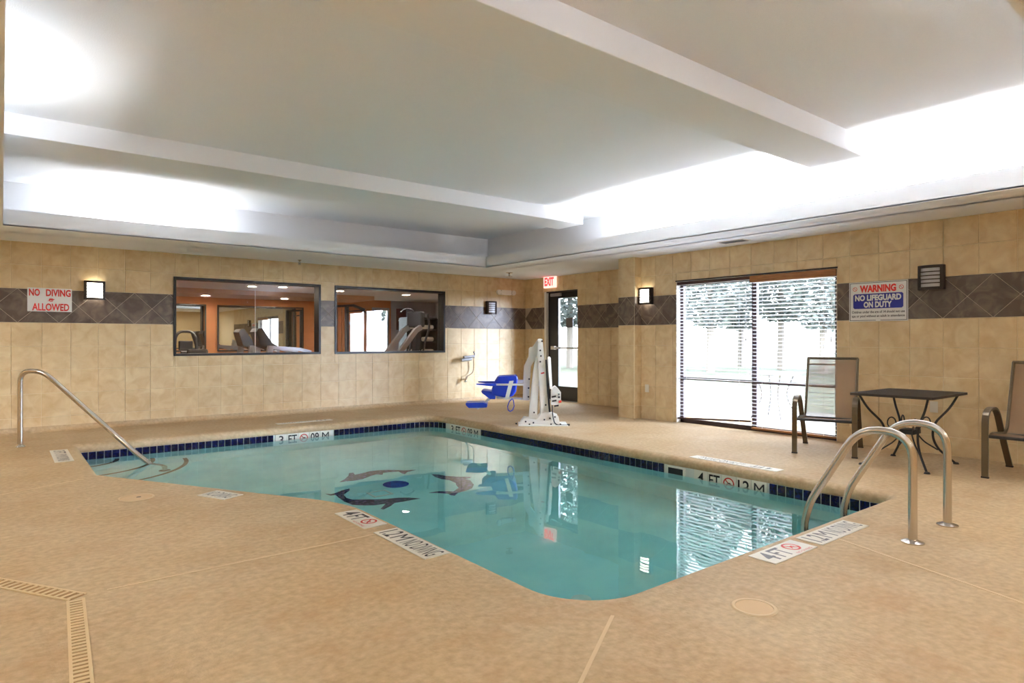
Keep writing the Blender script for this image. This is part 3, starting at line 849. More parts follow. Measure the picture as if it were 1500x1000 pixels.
# ------------------------------------------------------------------ gym windows in the back wall
for i, (u0, u1, z0, z1) in enumerate(GW):
    w = struct(empty('window_%d' % (i + 2), ((u0 + u1) / 2, YB, z0)), ('wide' if i == 0 else 'far right') + ' black framed interior window looking into the gym', 'window')
    def G(name, mb, m):
        o = obj(name, mb, m, w); o.matrix_parent_inverse = Matrix.Translation((-(u0 + u1) / 2, -YB, -z0)); return o
    f = .035; ya, yb = YB - .018, YB + TH + .01
    G('frame_jamb', MB().box(u0, u0 + f, ya, yb, z0, z1), 'black_frame'); G('frame_jamb', MB().box(u1 - f, u1, ya, yb, z0, z1), 'black_frame')
    G('frame_head', MB().box(u0 + f, u1 - f, ya, yb, z1 - f, z1), 'black_frame'); G('frame_sill', MB().box(u0 + f, u1 - f, ya, yb, z0, z0 + f), 'black_frame')
    if i == 0:
        xm = 3.17
        for a, b in ((u0 + f, xm), (xm, u1 - f)): G('pane', MB().box(a + .001, b - .001, YB + .09, YB + .096, z0 + f, z1 - f), 'gym_pane')
        G('pane_joint', MB().box(xm - .004, xm + .004, YB + .088, YB + .098, z0 + f, z1 - f), 'white_plastic')
    else:
        G('pane', MB().box(u0 + f, u1 - f, YB + .09, YB + .096, z0 + f, z1 - f), 'gym_pane')

# ------------------------------------------------------------------ exterior door
door = struct(empty('door_1', (XD + .08, (DY0 + DY1) / 2, 0)), 'black framed glass exit door in the far right corner', 'door')
def DP(name, mb, m, parent=None):
    o = obj(name, mb, m, door); o.matrix_parent_inverse = Matrix.Translation((-XD - .08, -(DY0 + DY1) / 2, 0)); return o
xa, xb = XD + .05, XD + .10
GY1 = 9.50
DP('stile', MB().box(xa, xb, GY1, DY1, 0.01, DZ1 - .02), 'black_frame'); DP('stile', MB().box(xa, xb, DY0, DY0 + .03, 0.01, DZ1 - .02), 'black_frame')
DP('top_rail', MB().box(xa, xb, DY0 + .03, GY1, 2.05, DZ1 - .02), 'black_frame'); DP('bottom_rail', MB().box(xa, xb, DY0 + .03, GY1, .01, .29), 'black_frame')
DP('pane', MB().box(xa + .02, xa + .026, DY0 + .03, GY1, .29, 2.05), 'pane')
DP('push_bar', MB().bbox(xa - .05, xa - .015, DY0 + .02, 9.66, 1.035, 1.075, .006), 'silver')
DP('push_bar_bracket', MB().bbox(xa - .055, xa, 9.56, 9.68, 1.02, 1.09, .006), 'white_plastic')
DP('closer', MB().bbox(xa - .05, xa, 9.40, 9.70, 2.09, 2.15, .008), 'silver')
DP('notice', MB().box(xa + .012, xa + .018, 9.10, 9.29, 1.46, 1.65), 'grey_ink')
DP('door_jamb', MB().box(XD - .012, XD + .12, DY1, DY1 + .06, 0, DZ1), 'white_paint')
DP('door_head', MB().box(XD - .006, XD + .12, DY0, DY1 + .06, DZ1 - .02, DZ1), 'black_frame')
DP('threshold', MB().box(XD - .01, XD + .14, DY0, DY1, 0.0, .012), 'silver')

# ------------------------------------------------------------------ signs
s = tag(empty('exit_sign', (XD - .03, 9.665, 2.39)), 'lit white EXIT sign with red letters above the glass door', 'sign')
obj('housing', MB().bbox(-.025, .025, -.175, .175, -.125, .125, .008), 'exit_face', s)
obj('canopy', MB().box(-.02, .02, -.05, .05, .125, .095 + .003), 'white_plastic', s)
text(s, 'EXIT', .15, 'exit_red', frameM((-.027, 0, 0), (0, -1, 0), (0, 0, 1)), .05, width=.28)
s = tag(empty('no_diving_sign', (0.502, YB - .012, 1.742)), 'white NO DIVING ALLOWED sign with red letters on the dark tile band', 'sign')
obj('panel', MB().bbox(-.24, .24, -.004, .004, -.155, .155, .002), 'sign_white', s)
M = lambda x, z_: frameM((x, -.0055, z_), (1, 0, 0), (0, 0, 1))
text(s, 'NO', .085, 'sign_red', M(-.165, .095), .03, width=.115); text(s, 'DIVING', .085, 'sign_red', M(.092, .095), .03, width=.27)
text(s, 'ALLOWED', .09, 'sign_red', M(.01, -.095), .025, width=.40)
ring(s, .018, .024, 'sign_red', M(.012, .0), 'no_diving_symbol'); flat(s, [(-.04, -.02), (-.01, .012), (.03, .012), (.04, .002), (0, -.004)], 'sign_red', frameM((.012, -.0057, .002), (1, 0, 0), (0, 0, 1)), 'diver_figure')
s = tag(empty('lifeguard_sign', (XR - .012, 3.108, 1.65)), 'white WARNING NO LIFEGUARD ON DUTY sign with blue panel', 'sign')
obj('panel', MB().bbox(-.005, .004, -.312, .312, -.226, .226, .003), 'sign_white', s)
mb = MB()
for a in ((-.302, -.297, -.216, .216), (.297, .302, -.216, .216), (-.302, .302, .211, .216), (-.302, -.03, -.216, -.211), (.02, .302, -.216, -.211)): mb.box(-.0062, -.005, *a)
obj('border_line', mb, 'black_ink', s)
MR = lambda yy, z_, d=.0066: frameM((-d, yy, z_), (0, -1, 0), (0, 0, 1))
rr = [(-.265, -.045), (-.265, .075), (-.25, .09), (.25, .09), (.265, .075), (.265, -.045), (.265, -.065), (.25, -.08), (-.25, -.08), (-.265, -.065)]
flat(s, rr, 'sign_blue', MR(0, 0), 'blue_panel')
text(s, 'WARNING', .072, 'sign_red', MR(0, .147), .05, width=.385)
for yy in (.245, -.245): ring(s, .019, .024, 'sign_red', MR(yy, .148), 'no_diving_symbol')
text(s, 'NO LIFEGUARD', .06, 'sign_white', MR(0, .043, .0074), .05, width=.49); text(s, 'ON DUTY', .06, 'sign_white', MR(0, -.035, .0074), .05, width=.30)
text(s, 'Children under the age of 14 should not use', .026, 'black_ink', MR(0, -.122), .02, width=.56)
text(s, 'spa or pool without an adult in attendance', .026, 'black_ink', MR(0, -.168), .02, width=.56)

# ------------------------------------------------------------------ sconces
def sconce(loc, rz, on, label):
    """local: faces -y"""
    e = tag(empty('wall_sconce', loc, rz), label, 'lamp', 'square louvred wall sconces')
    obj('back_plate', MB().box(-.10, .10, -.02, 0, -.11, .11), 'bronze', e)
    w, h = .122, .13
    def front(x): return -.095 + .04 * (x / w) ** 2        # bowed face
    mb = MB()
    xs = [-w + 2 * w * i / 10 for i in range(11)]
    def slab(x0, x1, z0, z1, t=.012):
        pts = [x for x in xs if x0 < x < x1]; pts = [x0] + pts + [x1]
        poly = [(x, front(x)) for x in pts] + [(x, front(x) + t) for x in reversed(pts)]
        m_ = MB(); m_.prism(poly, lambda x, y: (x, y, z0), lambda x, y: (x, y, z1)); mb.add(m_.v, m_.f)
    slab(-w, -w + .03, -h, h); slab(w - .03, w, -h, h); slab(-w, w, h - .03, h); slab(-w, w, -h, -h + .03)
    obj('front_frame', mb, 'bronze', e)
    obj('side_panel', MB().box(-w, -w + .006, -.055, 0, -h, h), 'bronze', e); obj('side_panel', MB().box(w - .006, w, -.055, 0, -h, h), 'bronze', e)
    for k in range(4):
        mb = MB(); zz = -h + .03 + (k + 1) * (2 * h - .06) / 5
        slab(-w + .03, w - .03, zz - .005, zz + .005); obj('louvre', mb, 'bronze', e)
    mb = MB(); pts = [-.092 + .184 * i / 8 for i in range(9)]
    poly = [(x, front(x) + .02) for x in pts] + [(x, front(x) + .026) for x in reversed(pts)]
    mb.prism(poly, lambda x, y: (x, y, -h + .015), lambda x, y: (x, y, h - .015))
    obj('diffuser', mb, 'sconce_on' if on else 'sconce_off', e)
    return e
sconce((0.998, YB - .007, 1.89), 0, True, 'lit square wall sconce beside the NO DIVING sign')
sconce((7.77, YB - .007, 1.868), 0, False, 'unlit dark wall sconce near the far corner by the exit door')
sconce((XR - .007, 2.565, 1.875), -PI / 2, False, 'unlit dark louvred wall sconce to the right of the lifeguard sign')
sconce((XR - .007, 6.43, 1.885), -PI / 2, True, 'lit square wall sconce between the pilaster and the window')

# ------------------------------------------------------------------ small wall and ceiling things
e = tag(empty('emergency_light', (8.14, YB - .01, 2.19)), 'white twin-head emergency light high on the far wall', 'light')
obj('housing', MB().bbox(-.13, .13, -.06, 0, -.05, .05, .008), 'white_plastic', e)
for x in (-.19, .19):
    obj('lamp_head', MB().lathe([(0, -.075), (.05, -.07), (.052, -.03), (.03, 0)], (x, 0, 0), 18, 'y'), 'white_plastic', e, True)
    obj('lamp_arm', MB().box(min(x, 0) if x < 0 else .12, -.12 if x < 0 else x, -.02, -.01, -.01, .01), 'white_plastic', e)
def sprinkler(x, y, label, r=.03):
    e = tag(empty('sprinkler_head', (x, y, SOF)), label, 'sprinkler')
    obj('escutcheon', MB().lathe([(0, 0), (r, 0), (r, -.004), (r * .5, -.012), (0, -.012)], seg=18), 'steel', e, True)
    obj('body', MB().lathe([(.012, -.012), (.014, -.03), (.02, -.04), (.02, -.055), (.012, -.062), (0, -.064)], seg=14), 'steel', e, True)
    obj('deflector', MB().lathe([(0, -.072), (r * .9, -.075), (r * .9, -.078), (0, -.078)], seg=18), 'steel', e, True)
    mb = MB()
    for s_ in (-1, 1): mb.tube([(s_ * .016, 0, -.035), (s_ * .02, 0, -.055), (s_ * .004, 0, -.074)], .003, 6)
    obj('yoke_arms', mb, 'steel', e); return e
sprinkler(3.72, 10.12, 'small chrome sprinkler head above the gym windows')
sprinkler(7.53, 9.55, 'chrome sprinkler with a wide plate in front of the exit sign', .07)
e = tag(empty('ceiling_vent', (7.40, 4.70, SOF)), 'flat white air vent in the soffit above the window', 'vent')
obj('frame', MB().box(-.09, .09, -.19, .19, -.008, 0), 'white_plastic', e)
for k in range(6): obj('vent_slat', MB().box(-.075 + k * .026, -.064 + k * .026, -.17, .17, -.012, -.008), 'grey_ink', e)
def outlet(y, z_, label):
    e = tag(empty('wall_outlet', (XR - .007, y, z_)), label, 'outlet')
    obj('cover_plate', MB().bbox(-.006, 0, -.038, .038, -.06, .06, .003), 'marker_white', e)
    for zz in (-.022, .022): obj('socket', MB().box(-.0075, -.0055, -.014, .014, zz - .014, zz + .014), 'marker_white', e)
outlet(2.55, .50, 'cream wall outlet behind the patio table'); outlet(6.43, .47, 'cream wall outlet below the lit sconce by the pilaster')
e = tag(empty('hand_shower', (7.15, YB - .008, 0.82)), 'chrome wall shower mixer with hanging hose on the far wall', 'shower')
obj('mixer_bar', MB().tube([(-.16, -.10, .0), (.08, -.10, .02)], .032, 12), 'silver', e, True)
obj('mixer_bar', MB().tube([(-.10, -.10, .055), (.14, -.10, .075)], .026, 12), 'silver', e, True)
obj('wall_mount', MB().tube([(.06, 0, .03), (.06, -.10, .03)], .03, 12), 'silver', e, True)
obj('lever', MB().tube(smooth_path([(.14, -.10, .03), (.16, -.10, .12), (.12, -.12, .16)], .05), .014, 8), 'silver', e, True)
obj('hose', MB().tube(smooth_path([(.15, -.06, .04), (.16, -.06, -.1), (.15, -.06, -.24), (.06, -.06, -.30), (-.02, -.06, -.33)], .06), .009, 8), 'steel', e, True)
obj('tap', MB().tube(smooth_path([(-.05, 0, -.38), (-.05, -.09, -.38), (-.02, -.09, -.33)], .04), .02, 10), 'steel', e, True)
obj('tap_handle', MB().lathe([(0, .02), (.035, .015), (.035, -.01), (0, -.015)], (-.05, -.09, -.42), 14), 'steel', e, True)

# ------------------------------------------------------------------ pool lift
S_ = 0.00976
lift = tag(empty('pool_lift', (6.09, 6.92, 0), math.atan2(-.622, .783)), 'white pool access lift with a blue plastic seat on the far deck', 'pool lift')
A = lambda cx, cy: ((740 + cx / 6.25 - 800) * S_, (622 - (480 + cy / 6.25)) * S_)      # mast drawing -> local x, z
Bq = lambda cx, cy: ((670 + cx / 8.336 - 800) * S_, (622 - (500 + cy / 8.336)) * S_)   # seat drawing -> local x, z
def slab(name, pts, y0, y1, m, parent=lift, f=A, smooth=False):
    q = [f(*p) for p in pts]
    return obj(name, MB().prism(q, lambda x, z_: (x, y0, max(z_, .012)), lambda x, z_: (x, y1, max(z_, .012))), m, parent, smooth)
obj('base_plate', MB().bbox(-.37, .33, -.20, .22, .0, .014, .004), 'white_paint', lift)
for y0 in (-.12, .10):
    slab('mast_plate', [(318, 105), (335, 98), (358, 105), (372, 250), (430, 790), (430, 880), (345, 880), (335, 600), (325, 400), (312, 250)], y0, y0 + .014, 'white_paint')
    slab('mast_stay', [(300, 260), (322, 300), (330, 420), (312, 800), (300, 880), (232, 880), (252, 600), (275, 400)], y0 + .0145 if y0 < 0 else y0 - .0145, y0 + .02 if y0 < 0 else y0 - .002, 'white_paint')
    slab('base_gusset', [(150, 895), (165, 850), (190, 818), (235, 825), (300, 830), (350, 775), (425, 770), (500, 800), (520, 895)], y0 - .012 if y0 < 0 else y0 + .015, y0 - .002 if y0 < 0 else y0 + .025, 'white_paint')
q = [(318, 110), (372, 250), (430, 800), (345, 800), (325, 400)]
slab('mast_web', q, -.105, .10, 'white_paint')
slab('lift_arm', [(236, 190), (250, 176), (270, 176), (312, 112), (330, 120), (330, 170), (302, 280), (254, 350), (244, 500), (240, 662), (180, 662), (186, 500), (192, 350), (234, 262)], -.055, .055, 'white_paint')
slab('actuator_rod', [(410, 275), (424, 262), (437, 275), (452, 560), (430, 560)], -.03, .03, 'white_paint')
slab('cable_cover', [(382, 290), (396, 290), (412, 500), (432, 765), (415, 765), (398, 560)], -.135, -.122, 'rubber')
cb = slab('control_box', [(440, 580), (452, 545), (475, 530), (500, 550), (526, 585), (526, 660), (505, 700), (440, 700)], -.11, .06, 'white_paint')
for cx_, cy_ in ((445, 622), (450, 660), (470, 705)): slab('control_slot', [(cx_ - 5, cy_), (cx_ + 35, cy_ - 8), (cx_ + 35, cy_ + 8), (cx_ - 5, cy_ + 14)], -.114, -.109, 'rubber')
for cx_, cy_ in ((506, 605), (508, 630)): slab('control_knob', [(cx_ - 8, cy_ - 8), (cx_ + 8, cy_ - 8), (cx_ + 8, cy_ + 8), (cx_ - 8, cy_ + 8)], -.12, -.109, 'rubber')
slab('control_lamp', [(505, 662), (530, 658), (530, 680), (505, 684)], -.118, -.109, 'red_ink')
cp = [A(445, 700), A(448, 790), A(465, 860), A(490, 895), A(540, 905), A(590, 910)]
obj('power_cable', MB().tube(smooth_path([(x, -.15, max(z_, .012)) for x, z_ in cp], .08), .008, 8), 'rubber', lift, True)
obj('cable_plug', MB().tube([(A(580, 910)[0], -.15, .016), (A(604, 910)[0], -.15, .016)], .014, 8), 'rubber', lift, True)
slab('warning_sticker', [(338, 365), (370, 362), (376, 430), (345, 434)], -.1225, -.1205, 'sign_white')
slab('sticker_stripe', [(344, 408), (374, 402), (375, 414), (345, 420)], -.1235, -.1226, 'red_ink')
bolt = MB().lathe([(0, -.012), (.011, -.009), (.013, 0)], axis='y', seg=8).mesh('bolt', True)
for cx_, cy_ in ((354, 122), (338, 206), (344, 256), (338, 308), (387, 700), (282, 768), (205, 850), (275, 860), (375, 832), (425, 820), (470, 808), (240, 885), (435, 882), (520, 880), (120, 868)):
    x, z_ = A(cx_, cy_); yy = -.122 if cy_ < 790 else -.134
    obj('bolt', bolt, 'dark_metal', lift, loc=(x, yy, max(z_, .02)))
for cx_, cy_ in ((238, 468), (233, 550), (232, 630)):
    x, z_ = A(cx_, cy_); obj('bolt', bolt, 'dark_metal', lift, loc=(x, -.056, z_))
# seat assembly
seat = obj('seat_shell', MB().prism([Bq(*p) for p in [(440, 640), (450, 560), (480, 480), (520, 420), (755, 413), (763, 450), (742, 600), (700, 660), (590, 672)]], lambda x, z_: (x, -.20, z_), lambda x, z_: (x, .22, z_)), 'seat_blue', lift)
bv = seat.modifiers.new('bevel', 'BEVEL'); bv.width = .03; bv.segments = 3
slab('seat_pan', [(322, 600), (345, 588), (450, 600), (495, 665), (490, 692), (430, 692), (335, 622)], -.19, .21, 'seat_blue', lift, Bq)
for yy in (-.25, .24):
    slab('armrest', [(262, 503), (290, 500), (500, 498), (506, 530), (440, 532), (275, 514)], yy - .03, yy + .03, 'seat_blue', lift, Bq)
    slab('arm_bar', [(500, 502), (832, 502), (832, 524), (500, 524)], yy - .012, yy + .012, 'white_paint', lift, Bq)
slab('seat_post', [(660, 470), (712, 466), (650, 692), (605, 690)], -.275, -.25, 'white_paint', lift, Bq)
slab('support_arm', [(670, 464), (838, 470), (838, 490), (672, 490)], -.03, .03, 'white_paint', lift, Bq)
slab('support_arm', [(500, 672), (820, 690), (820, 712), (500, 698)], -.03, .03, 'white_paint', lift, Bq)
slab('footrest_leg', [(400, 692), (432, 690), (440, 700), (300, 815), (272, 832), (262, 818)], -.03, .0, 'white_paint', lift, Bq)
slab('footrest', [(132, 745), (150, 740), (340, 736), (392, 755), (388, 795), (340, 798), (170, 800), (140, 770)], -.16, .16, 'seat_blue', lift, Bq)
bl = [Bq(*p) for p in [(695, 680), (660, 715), (640, 770), (645, 815), (670, 832), (700, 815), (718, 770), (712, 715), (700, 685)]]
obj('belt_loop', MB().bar([(x, -.24, z_) for x, z_ in bl], .045, .012, (0, 1, 0)), 'seat_blue', lift)

# ------------------------------------------------------------------ patio chairs
def make_chair(loc, rz, label):
    """local: faces +x"""
    e = tag(empty('patio_chair', loc, rz), label, 'chair', 'brown sling patio chairs')
    for s_ in (-1, 1):
        y = s_ * .285
        path = smooth_path([(.38, y, 0), (.38, y, .585), (.06, y, .615), (-.14, y, .33), (-.40, y, 0)], {1: .13, 2: .16, 3: .05}, 7)
        obj('arm_leg_loop', MB().bar(path, .05, .018, (0, 1, 0)), 'chair_frame', e)
        yy = s_ * .255
        p2 = smooth_path([(.36, yy, .365), (.30, yy, .385), (-.16, yy, .35), (-.40, yy, 1.0)], {1: .05, 2: .10}, 6)
        obj('seat_rail', MB().tube(p2, .014, 8), 'chair_frame', e, True)
    obj('seat_crossbar', MB().tube([(.36, -.285, .365), (.36, .285, .365)], .014, 8), 'dark_metal', e, True)
    obj('seat_crossbar', MB().tube([(-.13, -.285, .34), (-.13, .285, .34)], .013, 8), 'dark_metal', e, True)
    obj('top_rail', MB().tube([(-.40, -.262, 1.0), (-.40, .262, 1.0)], .014, 8), 'chair_frame', e, True)
    obj('back_crossbar', MB().tube([(-.395, -.255, .93), (-.395, .255, .93)], .008, 8), 'chair_frame', e, True)
    # sling sheet, slightly sagging
    prof = [(.37, .372), (.30, .384), (.20, .376), (.08, .362), (-.06, .350), (-.13, .352), (-.175, .39), (-.21, .48), (-.27, .64), (-.33, .81), (-.385, .962), (-.402, 1.004)]
    vs = []; fs = []
    for i, (x, z_) in enumerate(prof):
        for j in range(7):
            t = -1 + 2 * j / 6; sag = (1 - t * t) * .012
            vs.append((x - (sag * .6 if i > 6 else 0), t * .252, z_ - (sag if i < 7 else 0)))
    k = len(prof)
    for i in range(k - 1):
        for j in range(6): fs.append((i * 7 + j, i * 7 + j + 1, i * 7 + j + 8, i * 7 + j + 7))
    obj('sling', MB().add(vs, fs), 'sling', e, True)
    for x, s_ in ((.38, -1), (.38, 1), (-.395, -1), (-.395, 1)): obj('foot_cap', MB().box(x - .014, x + .014, s_ * .285 - .028, s_ * .285 + .028, 0, .014), 'rubber', e)
    return e
make_chair((7.10, 3.35, 0), math.radians(199), 'brown sling patio chair standing in front of the window')
make_chair((7.14, 1.545, 0), math.radians(181), 'brown sling patio chair cut off by the right picture edge')

# ------------------------------------------------------------------ patio table
tb = tag(empty('patio_table', (6.93, 2.49, 0)), 'dark metal patio table with scrolled legs between the two chairs', 'table')
HX, HY, TZ = .455, .345, .70
obj('top_rim', MB().bar([(x, y, TZ - .012) for x, y in [(-HX, -HY), (HX, -HY)]], .02, .024, (0, 1, 0)).bar([(-HX, HY, TZ - .012), (HX, HY, TZ - .012)], .02, .024, (0, 1, 0))
    .bar([(-HX, -HY, TZ - .012), (-HX, HY, TZ - .012)], .02, .024, (1, 0, 0)).bar([(HX, -HY, TZ - .012), (HX, HY, TZ - .012)], .02, .024, (1, 0, 0)), 'mesh_top', tb)
mb = MB()
for k in range(1, 50): x = -HX + 2 * HX * k / 50; mb.box(x - .0055, x + .0055, -HY, HY, TZ - .006, TZ)
for k in range(1, 36): y = -HY + 2 * HY * k / 36; mb.box(-HX, HX, y - .0055, y + .0055, TZ - .005, TZ - .001)
o = obj('mesh_panel', mb, 'mesh_top', tb)
for sx in (-1, 1):
    for sy in (-1, 1):
        d = Vector((sx * .8, sy * .8, 0))
        def LP(r, z_): return (sx * HX * r, sy * HY * r, z_)
        path = smooth_path([LP(.86, TZ - .02), LP(.72, .55), LP(.44, .40), LP(.40, .27), LP(.50, .15), LP(.80, .012)], .09, 5)
        lg = obj('leg', MB().tube(path, .011, 8), 'dark_metal', tb, True)
        sp = []
        for k in range(22):
            a = k / 21 * 1.75 * PI; r_ = .075 * (1 - .62 * k / 21)
            sp.append((-.10 + .0 + r_ * math.cos(PI - a) + .02, r_ * math.sin(PI - a)))
        cx0 = .30
        pts = [LP(.16, .30)] + [LP(.30 + .2 * (x_ + .09) / .09 * .55, .40 + z_ * .95) for x_, z_ in sp]
        obj('scroll', MB().tube(pts, .0065, 6), 'dark_metal', lg, True)
        obj('lower_brace', MB().tube(smooth_path([LP(.14, .30), LP(.26, .22), LP(.50, .14)], .06), .007, 6), 'dark_metal', lg, True)
        obj('foot', MB().lathe([(0, .02), (.02, .016), (.028, 0)], LP(.82, 0), 12), 'dark_metal', lg, True)
obj('hub_shelf', MB().bbox(-.09, .09, -.075, .075, .30, .345, .006), 'dark_metal', tb)

# ------------------------------------------------------------------ gym behind the back wall
GY0, GY1_, GX0, GX1, GH = YB + TH, 14.6, 0.6, 9.0, 2.20
gf = struct(obj('floor_gym', MB().box(GX0, GX1, GY0, GY1_, -.05, 0), 'gym_floor'))
struct(obj('ceiling_gym', MB().box(GX0, GX1, GY0, GY1_, GH, GH + .05), 'gym_ceiling'))
GD = (7.18, 7.66, 0, 2.02)
WG = uv_wall('x', GY1_, 1)
struct(obj('wall_gym_far', wall_mesh(WG, cells(GX0, GX1, 0, GH, [GD]), -.12, 0), 'gym_orange'))
struct(obj('wall_gym_right', MB().box(GX1, GX1 + .12, GY0, GY1_, 0, GH), 'gym_grey'))
struct(obj('wall_gym_left', MB().box(GX0 - .12, GX0, GY0, GY1_, 0, GH), 'gym_orange'))
struct(obj('wall_gym_near', wall_mesh(lambda u, z_, d: (u, GY0 + .001 + d, z_), cells(GX0, GX1, 0, GH, GW), 0, .012), 'gym_orange'))
struct(obj('trim_3', MB().box(GX0, 6.6, 13.3, GY1_ - .001, 2.11, GH - .001), 'gym_bulkhead'), 'dropped bulkhead along the far wall of the gym', 'bulkhead')
struct(obj('trim_4', MB().box(7.70, GX1 - .001, GY1_ - .02, GY1_ - .001, 0, GH - .001), 'gym_grey'), 'grey painted wall panel beside the gym door', 'panel')
def mirror(x0, x1, z0, z1, label):
    e = tag(empty('wall_mirror', ((x0 + x1) / 2, GY1_ - .02, z0)), label, 'mirror')
    w = (x1 - x0) / 2; h = z1 - z0
    obj('glass', MB().box(-w, w, -.004, .012, 0, h), 'mirror', e)
    for a in ((-w - .03, -w, -.03, h + .03), (w, w + .03, -.03, h + .03), (-w - .03, w + .03, h, h + .03), (-w - .03, w + .03, -.03, 0)): obj('mirror_frame', MB().box(a[0], a[1], -.015, .015, a[2], a[3]), 'black_frame', e)
mirror(1.3, 3.34, 1.0, 1.93, 'gym wall mirror at the left, mostly behind the wall edge'); mirror(3.62, 5.42, 1.0, 1.93, 'wide black framed gym mirror behind the treadmills')
for x, y, zz in ((3.20, 13.9, 2.11), (4.78, 13.9, 2.11), (3.6, 12.2, GH), (4.1, 12.0, GH), (5.3, 12.2, GH), (6.9, 12.4, GH), (2.2, 12.2, GH), (8.2, 12.0, GH)):
    can(x, y, 'round recessed light in the gym ceiling', zz, 'gym_lens', 'recessed lights in the gym ceiling')
# gym door with glass
gd = struct(empty('door_2', (7.42, GY1_, 0)), 'bright glass door on the far side of the gym', 'door')
for a in ((-.24, -.18, 0, 2.02), (.18, .24, 0, 2.02), (-.18, .18, 1.95, 2.02), (-.18, .18, 0, .2)): obj('door_frame', MB().box(a[0], a[1], .0, .06, a[2], a[3]), 'silver', gd)
obj('pane', MB().box(-.18, .18, .03, .036, .2, 1.95), 'pane', gd)
def treadmill(loc, rz, label):
    e = tag(empty('treadmill', loc, rz), label, 'treadmill', 'treadmills in the gym')
    obj('deck', MB().bbox(-.4, 1.2, -.38, .38, .0, .2, .03), 'machine_dark', e)
    obj('belt', MB().box(-.2, 1.18, -.26, .26, .2, .206), 'rubber', e)
    for s_ in (-1, 1):
        obj('upright', MB().bar(smooth_path([(-.25, s_ * .36, .15), (-.35, s_ * .36, .8), (-.30, s_ * .36, 1.1)], .1), .07, .1, (0, 1, 0)), 'silver', e)
        obj('handrail', MB().bar(smooth_path([(-.32, s_ * .34, 1.08), (.25, s_ * .34, 1.04), (.45, s_ * .34, .98)], .1), .06, .06, (0, 1, 0)), 'silver', e)
    c = obj('console', MB().prism([(-.42, 1.10), (-.5, 1.36), (-.46, 1.42), (-.40, 1.43), (-.22, 1.16), (-.05, 1.06), (-.2, 1.02)], lambda x, z_: (x, -.2, z_), lambda x, z_: (x, .2, z_)), 'machine_dark', e)
    obj('display', MB().prism([(-.395, 1.425), (-.385, 1.425), (-.23, 1.18), (-.24, 1.17)], lambda x, z_: (x + .004, -.16, z_), lambda x, z_: (x + .004, .16, z_)), 'screen', c)
    return e
treadmill((4.08, 13.15, 0), 0.0, 'left treadmill in front of the wide gym mirror'); treadmill((4.12, 12.2, 0), 0.0, 'right treadmill in front of the wide gym mirror')
# elliptical trainer, with its looped console
e = tag(empty('elliptical_trainer', (2.70, 13.3, 0), .0), 'grey elliptical trainer console at the left of the gym window', 'exercise machine')
obj('base', MB().bbox(-.3, .3, -.5, .6, 0, .2, .04), 'machine_dark', e); obj('column', MB().bar([(0, .1, .2), (0, -.05, 1.0)], .14, .1, (1, 0, 0)), 'machine_dark', e)
obj('console', MB().bbox(-.12, .12, -.12, -.05, 1.02, 1.2, .02), 'machine_dark', e)
obj('handle_loop', MB().tube(smooth_path([(-.2, -.08, .9), (-.17, -.08, 1.28), (-.1, -.08, 1.37), (.1, -.08, 1.37), (.17, -.08, 1.28), (.2, -.08, .9)], .08), .026, 8), 'machine_dark', e, True)
e = tag(empty('exercise_bench', (2.66, 12.1, 0)), 'dark padded seat back below the gym mirror', 'bench')
obj('backrest', MB().bbox(-.17, .17, -.05, .05, .55, 1.06, .045), 'upholstery', e); obj('seat', MB().bbox(-.17, .17, -.45, -.06, .42, .5, .03), 'upholstery', e)
for x in (-.12, .12): obj('leg', MB().box(x - .02, x + .02, -.4, .04, 0, .42), 'machine_dark', e)
# multi gym
e = tag(empty('weight_machine', (5.78, 13.2, 0), .1), 'dark multi-gym weight machine at the left of the far window', 'exercise machine')
for x in (-.22, .12): obj('upright', MB().box(x - .03, x + .03, -.04, .04, 0, 1.95), 'machine_dark', e)
obj('top_beam', MB().bar([(-.25, 0, 1.93), (.25, -.05, 1.97), (.5, -.1, 1.88)], .05, .05, (0, 1, 0)), 'machine_dark', e)
for k in range(12): obj('weight_plate', MB().box(-.17, .07, -.06, .06, .25 + k * .055, .30 + k * .055), 'machine_dark', e)
for x in (-.1, 0): obj('guide_rod', MB().tube([(x, 0, .2), (x, 0, 1.9)], .01, 6), 'steel', e)
obj('stack_shroud', MB().bbox(-.19, .09, -.09, -.07, .3, .85, .005), 'machine_dark', e)
obj('press_arm', MB().tube(smooth_path([(.12, -.1, 1.6), (.42, -.1, 1.25), (.45, -.1, .95), (.25, -.1, 1.0)], .06), .02, 8), 'silver', e, True)
obj('lat_bar', MB().tube(smooth_path([(.0, -.3, 1.82), (.3, -.3, 1.86), (.55, -.3, 1.76)], .06), .014, 8), 'machine_dark', e, True)
obj('seat_pad', MB().bbox(.1, .45, -.2, .15, .45, .53, .03), 'upholstery', e)
# towel shelf
e = tag(empty('towel_rack', (8.15, 14.0, 0)), 'black shelf rack against the gym wall behind the machine', 'shelf')
for x in (-.42, .42): obj('side_panel', MB().box(x - .02, x + .02, -.2, .2, 0, 1.75), 'black_frame', e)
obj('back_panel', MB().box(-.42, .42, .18, .2, 0, 1.75), 'black_frame', e)
for zz in (.5, .85, 1.15, 1.45, 1.74): obj('shelf_board', MB().box(-.42, .42, -.2, .18, zz, zz + .03), 'black_frame', e)
for zz, nm in ((.88, 'bottom'), (1.18, 'middle'), (1.48, 'top')):
    for x, sd in ((-.2, 'left'), (.2, 'right')):
        o = obj('rolled_towel', MB().lathe([(0, -.15), (.05, -.15), (.055, -.12), (.055, .12), (.05, .15), (0, .15)], (0, 0, 0), 14, 'x'), 'towel', None, True, loc=(8.15 + x, 13.9, zz + .055))
        tag(o, 'white rolled towel on the %s towel shelf, %s side' % (nm, sd), 'towel', 'rolled towels on the gym shelf')
